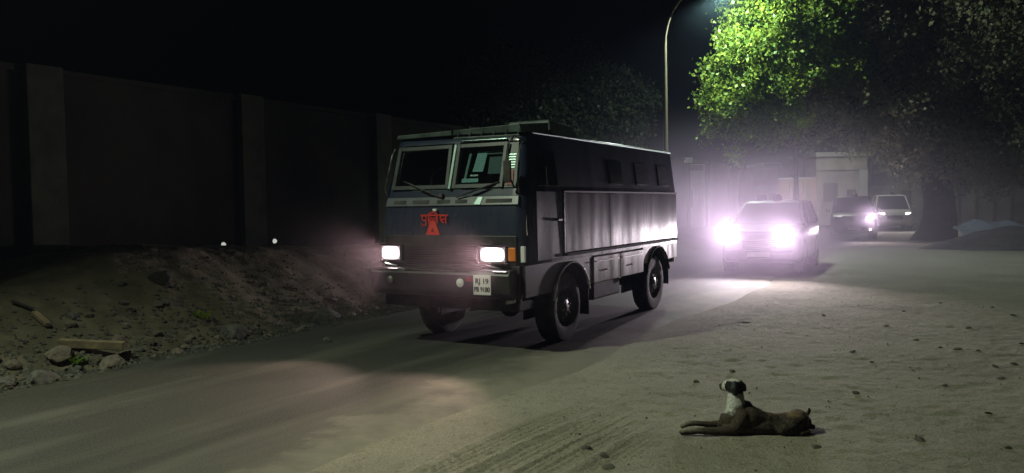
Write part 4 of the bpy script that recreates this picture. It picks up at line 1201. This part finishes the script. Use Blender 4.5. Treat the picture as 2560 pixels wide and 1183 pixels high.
link_mesh('body', dm, M['fur'], dog)
for nm, sg in (('ear', [((-.050, -.004, .362), .022), ((-.056, -.016, .330), .030), ((-.052, -.022, .296), .022)]),
               ('ear', [((.012, .075, .350), .022), ((.034, .082, .322), .027), ((.044, .082, .300), .020)])):
    em_ = blob_mesh('dog_ear', [sg], .005, 4)
    link_mesh(nm, em_, M['furblack'], dog)
em_ = blob_mesh('dog_nose', [[((-.096, .202, .304), .014), ((-.098, .205, .304), .013)]], .004, 2)
link_mesh('nose', em_, M['furblack'], dog)
for (ex, ey, ez) in ((-.092, .092, .338), (-.036, .130, .338)):
    em_ = blob_mesh('dog_eye', [[((ex, ey, ez), .010), ((ex + .001, ey, ez), .010)]], .003, 1)
    link_mesh('eye', em_, M['dglass'], dog)

# ================================================================== RUBBLE, CLODS AND SMALL THINGS
def rock_mesh(name, seed, sub=3, rough=.32):
    bm = bmesh.new(); bmesh.ops.create_icosphere(bm, subdivisions=sub, radius=.5)
    rs = random.Random(seed)
    planes = [(Vector((rs.gauss(0, 1), rs.gauss(0, 1), rs.gauss(0, 1))).normalized(), rs.uniform(.24, .42)) for _ in range(11)]
    for v in bm.verts:
        for n, d in planes:
            k = v.co.dot(n) - d
            if k > 0: v.co -= n * k * .92
        v.co *= 1 + rs.uniform(-.03, .03)
    me = bpy.data.meshes.new(name); bm.to_mesh(me); bm.free()
    return me
rock_mats = [mat('stone_buff', (.17, .145, .105), .9, c2=(.10, .09, .07), scale=5, bump=.5, bscale=15, spec=.15),
             mat('stone_grey', (.13, .125, .105), .9, c2=(.08, .08, .07), scale=6, bump=.5, bscale=15, spec=.15),
             mat('stone_pale', (.20, .165, .13), .9, c2=(.13, .11, .09), scale=5, bump=.5, bscale=15, spec=.15)]
rocks = []
for k in range(9):
    me = rock_mesh('stone', 100 + k); me.materials.append(rock_mats[k % 3]); rocks.append(me)
def put_rock(loc, size, label, group, name='stone', cat='stone', mesh=None, rot=None, flat=.7):
    o = bpy.data.objects.new(name, mesh or random.choice(rocks)); col.objects.link(o)
    o.location = loc; o.scale = (size, size * random.uniform(.7, 1), size * flat * random.uniform(.7, 1.1))
    o.rotation_euler = rot or (random.uniform(-.3, .3), random.uniform(-.3, .3), random.uniform(0, 6.3))
    return tag(o, label, cat, group)
def bank_point(px, py):
    """where the line of sight meets the bank or the ground"""
    d = ray(px, py); o0 = Vector((0, 0, CAMH)); t = 2.0
    while t < 40:
        p = o0 + d * t
        a, s = to_road(p.x, p.y)
        h = bank_z(a, s) if -9 < a < -2.2 else 0
        if p.z < max(h, 0): return Vector((p.x, p.y, max(h, 0)))
        t += .03
    return o0 + d * 10
named = [((148, 905), .40, 2, 'large angular buff stone under the left end of the long beam'),
         ((283, 920), .36, 2, 'pinkish rounded stone under the right end of the long beam'),
         ((108, 958), .40, 1, 'pale block of broken concrete at the bottom left of the rubble'),
         ((15, 965), .28, 1, 'flat grey stone at the left edge of the view beside the road'),
         ((393, 838), .17, 0, 'upright pale stone, upper of the two right of the beam'),
         ((372, 862), .20, 0, 'broad pale stone, lower of the two right of the beam'),
         ((590, 842), .42, 1, 'big shaded concrete lump at the foot of the bank below the bright dots'),
         ((810, 800), .50, 1, 'wide grey boulder at the foot of the bank left of the truck'),
         ((878, 794), .22, 2, 'small whitish stone lying between the boulder and the truck'),
         ((180, 820), .18, 0, 'small pale stone on the slope above the long beam'),
         ((320, 898), .26, 0, 'broken stone wedged against the right tip of the beam'),
         ((235, 905), .22, 0, 'brown stone between the two large stones under the beam')]
for (pp, size, mk, lab) in named:
    p = bank_point(*pp)
    put_rock((p.x, p.y, p.z + size * .12), size, lab, None, mesh=[r for r in rocks if r.materials[0] == rock_mats[mk]][0 if mk else 1])
# countless smaller stones on the slope foot, nearest and largest as things of their own
k = 0
while k < 170:
    s = random.uniform(-4.5, 8); a = -2.65 - abs(random.gauss(0, .75)) - .05
    if s > 0 and random.random() < s / 11: continue
    z = bank_z(a, s)
    size = random.choice((.05, .07, .08, .10, .12, .16)) * (1.2 if s < -1 else .85)
    p = road(a, s)
    put_rock((p.x, p.y, max(z, 0.0) + size * .1), size, 'small broken stone in the loose rubble along the foot of the earth bank', 'loose stones along the foot of the bank')
    k += 1
# gravel
mb = MB()
for k in range(5200):
    s = random.uniform(-5, 10); a = -2.55 - abs(random.gauss(0, .8))
    z = max(bank_z(a, s), .01); r_ = random.uniform(.012, .035); p = road(a, s)
    v = [Vector((random.uniform(-1, 1), random.uniform(-1, 1), random.uniform(-.4, 1))) for _ in range(4)]
    base_ = [Vector((1, 0, -.3)), Vector((-.5, .87, -.3)), Vector((-.5, -.87, -.3)), Vector((0, 0, .9))]
    mb.add([Vector((p.x, p.y, z + .01)) + (b_ + w_ * .4) * r_ for b_, w_ in zip(base_, v)], [(0, 1, 2), (0, 3, 1), (1, 3, 2), (2, 3, 0)])
g = mb.build('gravel', rock_mats[1]); tag(g, 'fine broken gravel at the foot of the earth bank', 'gravel', kind='stuff')
# beam and planks in the rubble
M['timber'] = mat('old_timber', (.26, .20, .11), .8, c2=(.17, .13, .08), scale=6, bump=.4, bscale=20)
def beam(p0, p1, w, h, name, label, cat, material):
    d = (p1 - p0); L = d.length
    q = d.to_track_quat('X', 'Z')
    o = MB().box(0, L, -w / 2, w / 2, -h / 2, h / 2).build(name, material, None, bevel=.008)
    o.location = p0; o.rotation_euler = q.to_euler()
    return tag(o, label, cat)
p0 = bank_point(148, 872) + Vector((0, 0, .06)); p1 = bank_point(312, 890) + Vector((0, 0, .12)); p1.y = p0.y + .1; p1.z = p0.z - .06
p1.x = at(312, 888, p1.y).x
beam(p0, p1, .11, .09, 'beam', 'long buff concrete beam lying across the rubble at lower left', 'beam', M['timber'])
p0 = bank_point(85, 795) + Vector((0, 0, .05)); p1 = bank_point(122, 828) + Vector((0, 0, .05))
beam(p0, p1, .07, .05, 'plank', 'short splintered plank leaning down the bank above the beam', 'plank', M['timber'])
p0 = bank_point(28, 762) + Vector((0, 0, .04)); p1 = bank_point(85, 785) + Vector((0, 0, .04))
beam(p0, p1, .03, .03, 'stick', 'thin dark stick on the bank at the left edge of the view', 'stick', M['under'])
# stone on the road and weeds
p = ground_at(818, 858); put_rock((p.x, p.y, .04), .16, 'lone stone lying on the road between the bank and the truck', None, mesh=rocks[1])
def weed(px, py, label, n=26, h=.16):
    p = bank_point(px, py); mb = MB()
    for k in range(n):
        a = random.uniform(0, 6.28); l = h * random.uniform(.5, 1.1); w = l * .18
        d = Vector((math.cos(a) * .6, math.sin(a) * .6, random.uniform(.5, 1))).normalized(); sd = Vector((-math.sin(a), math.cos(a), 0)) * w
        b0 = Vector((random.gauss(0, .03), random.gauss(0, .03), 0))
        mb.add([b0, b0 + d * l * .5 + sd, b0 + d * l - Vector((0, 0, l * .15)), b0 + d * l * .5 - sd], [(0, 1, 2, 3)])
    o = mb.build('weed', M['leaf']); o.location = p
    return tag(o, label, 'weed')
weed(190, 915, 'small green weed growing between the stones under the beam')
weed(505, 800, 'small weed at the foot of the bank near the middle of the rubble', 18, .2)
# dark clod put in for a dark notch in the bank
p = bank_point(402, 700); CLOD = put_rock((p.x, p.y, p.z + .0), .38, 'dark upright clod in place of a notch halfway up the bank', None, 'clod', 'clod', mesh=None, flat=1.1)
clod_me = []
CLOD.data = CLOD.data.copy()
clod_m = mat('clod_earth', (.11, .10, .075), .95, c2=(.17, .155, .12), scale=10, bump=.8, bscale=25)
for k in range(4):
    me = rock_mesh('clod', 300 + k, 2); me.materials.append(clod_m); clod_me.append(me)
CLOD.data.materials[0] = mat('notch_dark', (.02, .018, .013), .95, c2=(.035, .03, .02))
CLOD.rotation_euler = (0, .1, .6)
spots = [(2215, 815), (2350, 870), (2395, 875), (2445, 880), (2490, 918), (2535, 912), (2500, 945), (2360, 965), (2290, 850), (2130, 880), (2535, 790), (2300, 1100), (2520, 1120), (2060, 790),
         (2180, 905), (2420, 820), (2140, 985), (1832, 928), (1740, 955), (2470, 1035), (1510, 1140), (1520, 1165), (2040, 1120), (1465, 1120), (2260, 780), (2350, 760), (2480, 770), (2555, 860)]
for (px, py) in spots:
    p = ground_at(px, py)
    put_rock((p.x, p.y, float(sand_height(np.array([p.x]), np.array([p.y]))[0]) + .006), random.uniform(.06, .12), 'small dark clod of dried earth on the open sand right of the road', 'dark clods on the sand', 'clod', 'clod', mesh=random.choice(clod_me), flat=.35)
# small stones sprinkled on the sand
mb = MB()
for k in range(420):
    Yd = random.uniform(3.4, 16); Xd = Yd * random.uniform(-.2, .68)
    a, s = to_road(Xd, Yd)
    if a < 2.3: continue
    z = float(sand_height(np.array([Xd]), np.array([Yd]))[0]); r_ = random.uniform(.004, .014)
    v = [Vector((random.uniform(-1, 1), random.uniform(-1, 1), random.uniform(-.4, 1))) for _ in range(4)]
    base_ = [Vector((1, 0, -.3)), Vector((-.5, .87, -.3)), Vector((-.5, -.87, -.3)), Vector((0, 0, .9))]
    mb.add([Vector((Xd, Yd, z)) + (b_ + w_ * .4) * r_ for b_, w_ in zip(base_, v)], [(0, 1, 2), (0, 3, 1), (1, 3, 2), (2, 3, 0)])
g = mb.build('pebbles', clod_m); tag(g, 'fine pebbles scattered over the open sand', 'pebbles', kind='stuff')

# ================================================================== AIR
def haze():
    m = bpy.data.materials.new('dusty_air'); m.use_nodes = True
    nt = m.node_tree; nt.nodes.clear()
    o = nt.nodes.new('ShaderNodeOutputMaterial'); v = nt.nodes.new('ShaderNodeVolumePrincipled')
    v.inputs['Color'].default_value = (.55, .68, 1, 1)
    v.inputs['Density'].default_value = HAZE_DENSITY
    v.inputs['Anisotropy'].default_value = .45
    nt.links.new(v.outputs[0], o.inputs['Volume'])
    bx = MB().box(-45, 70, -6, 85, -1.2, 17).build('haze', m)
    tag(bx, 'thin lilac dust hanging in the night air', 'haze', kind='stuff')
haze()
def dust(name, label, c, r, dens, seed, colr=(.90, .74, .97)):
    m = bpy.data.materials.new(name); m.use_nodes = True
    nt = m.node_tree; nt.nodes.clear()
    N = nt.nodes.new; Lk = nt.links.new
    o = N('ShaderNodeOutputMaterial'); v = N('ShaderNodeVolumePrincipled')
    v.inputs['Color'].default_value = (*colr, 1); v.inputs['Anisotropy'].default_value = .25
    tc = N('ShaderNodeTexCoord')
    ln = N('ShaderNodeVectorMath'); ln.operation = 'LENGTH'; Lk(tc.outputs['Object'], ln.inputs[0])
    sm = N('ShaderNodeMapRange'); sm.interpolation_type = 'SMOOTHERSTEP'
    sm.inputs[1].default_value = 1.0; sm.inputs[2].default_value = .1; sm.inputs[3].default_value = 0; sm.inputs[4].default_value = 1
    Lk(ln.outputs['Value'], sm.inputs[0])
    nz = N('ShaderNodeTexNoise'); nz.inputs['Scale'].default_value = 3.2; nz.inputs['Detail'].default_value = 3; nz.noise_dimensions = '4D'; nz.inputs['W'].default_value = seed
    Lk(tc.outputs['Object'], nz.inputs['Vector'])
    nr = N('ShaderNodeMapRange'); nr.inputs[1].default_value = .3; nr.inputs[2].default_value = .7; nr.inputs[3].default_value = .35; nr.inputs[4].default_value = 1.5
    Lk(nz.outputs[0], nr.inputs[0])
    a = N('ShaderNodeMath'); a.operation = 'MULTIPLY'; Lk(sm.outputs[0], a.inputs[0]); Lk(nr.outputs[0], a.inputs[1])
    b = N('ShaderNodeMath'); b.operation = 'MULTIPLY'; b.inputs[1].default_value = dens; Lk(a.outputs[0], b.inputs[0])
    Lk(b.outputs[0], v.inputs['Density']); Lk(v.outputs[0], o.inputs['Volume'])
    me = bpy.data.meshes.new(name); bm = bmesh.new(); bmesh.ops.create_icosphere(bm, subdivisions=3, radius=1.0); bm.to_mesh(me); bm.free()
    ob = link_mesh(name, me, m); ob.location = c; ob.scale = r
    tag(ob, label, 'dust', kind='stuff')
cy.volume_step_rate = 2.0
dust('dust_glow', 'haze ball added for the faint teal glow around the head of the nearer visible street lamp', (5.9, 23.3, 7.7), (1.7, 1.7, 1.7), .004, 40, (.55, .85, 1))  # added cloud that makes the lamp's halo
dust('dust_glow', 'thin haze added for the headlight halo at the front of the police truck', (-.6, 9.0, 1.15), (2.4, 2.0, 1.15), .030, 8)  # added cloud that gives the truck headlights their halo
dust('dust_glow', 'small knot of dust glowing before the single headlight of the middle car', (c2.x + .2, c2.y - .9, .8), (1.6, 1.6, 1.2), .12, 15)  # added knot that spreads glare around this headlight
dust('dust_glow', 'lilac dust cloud raised around the car behind the police truck', (6.4, 20.2, .4), (9.2, 9.4, 4.3), DUST_DENSITY, 3)
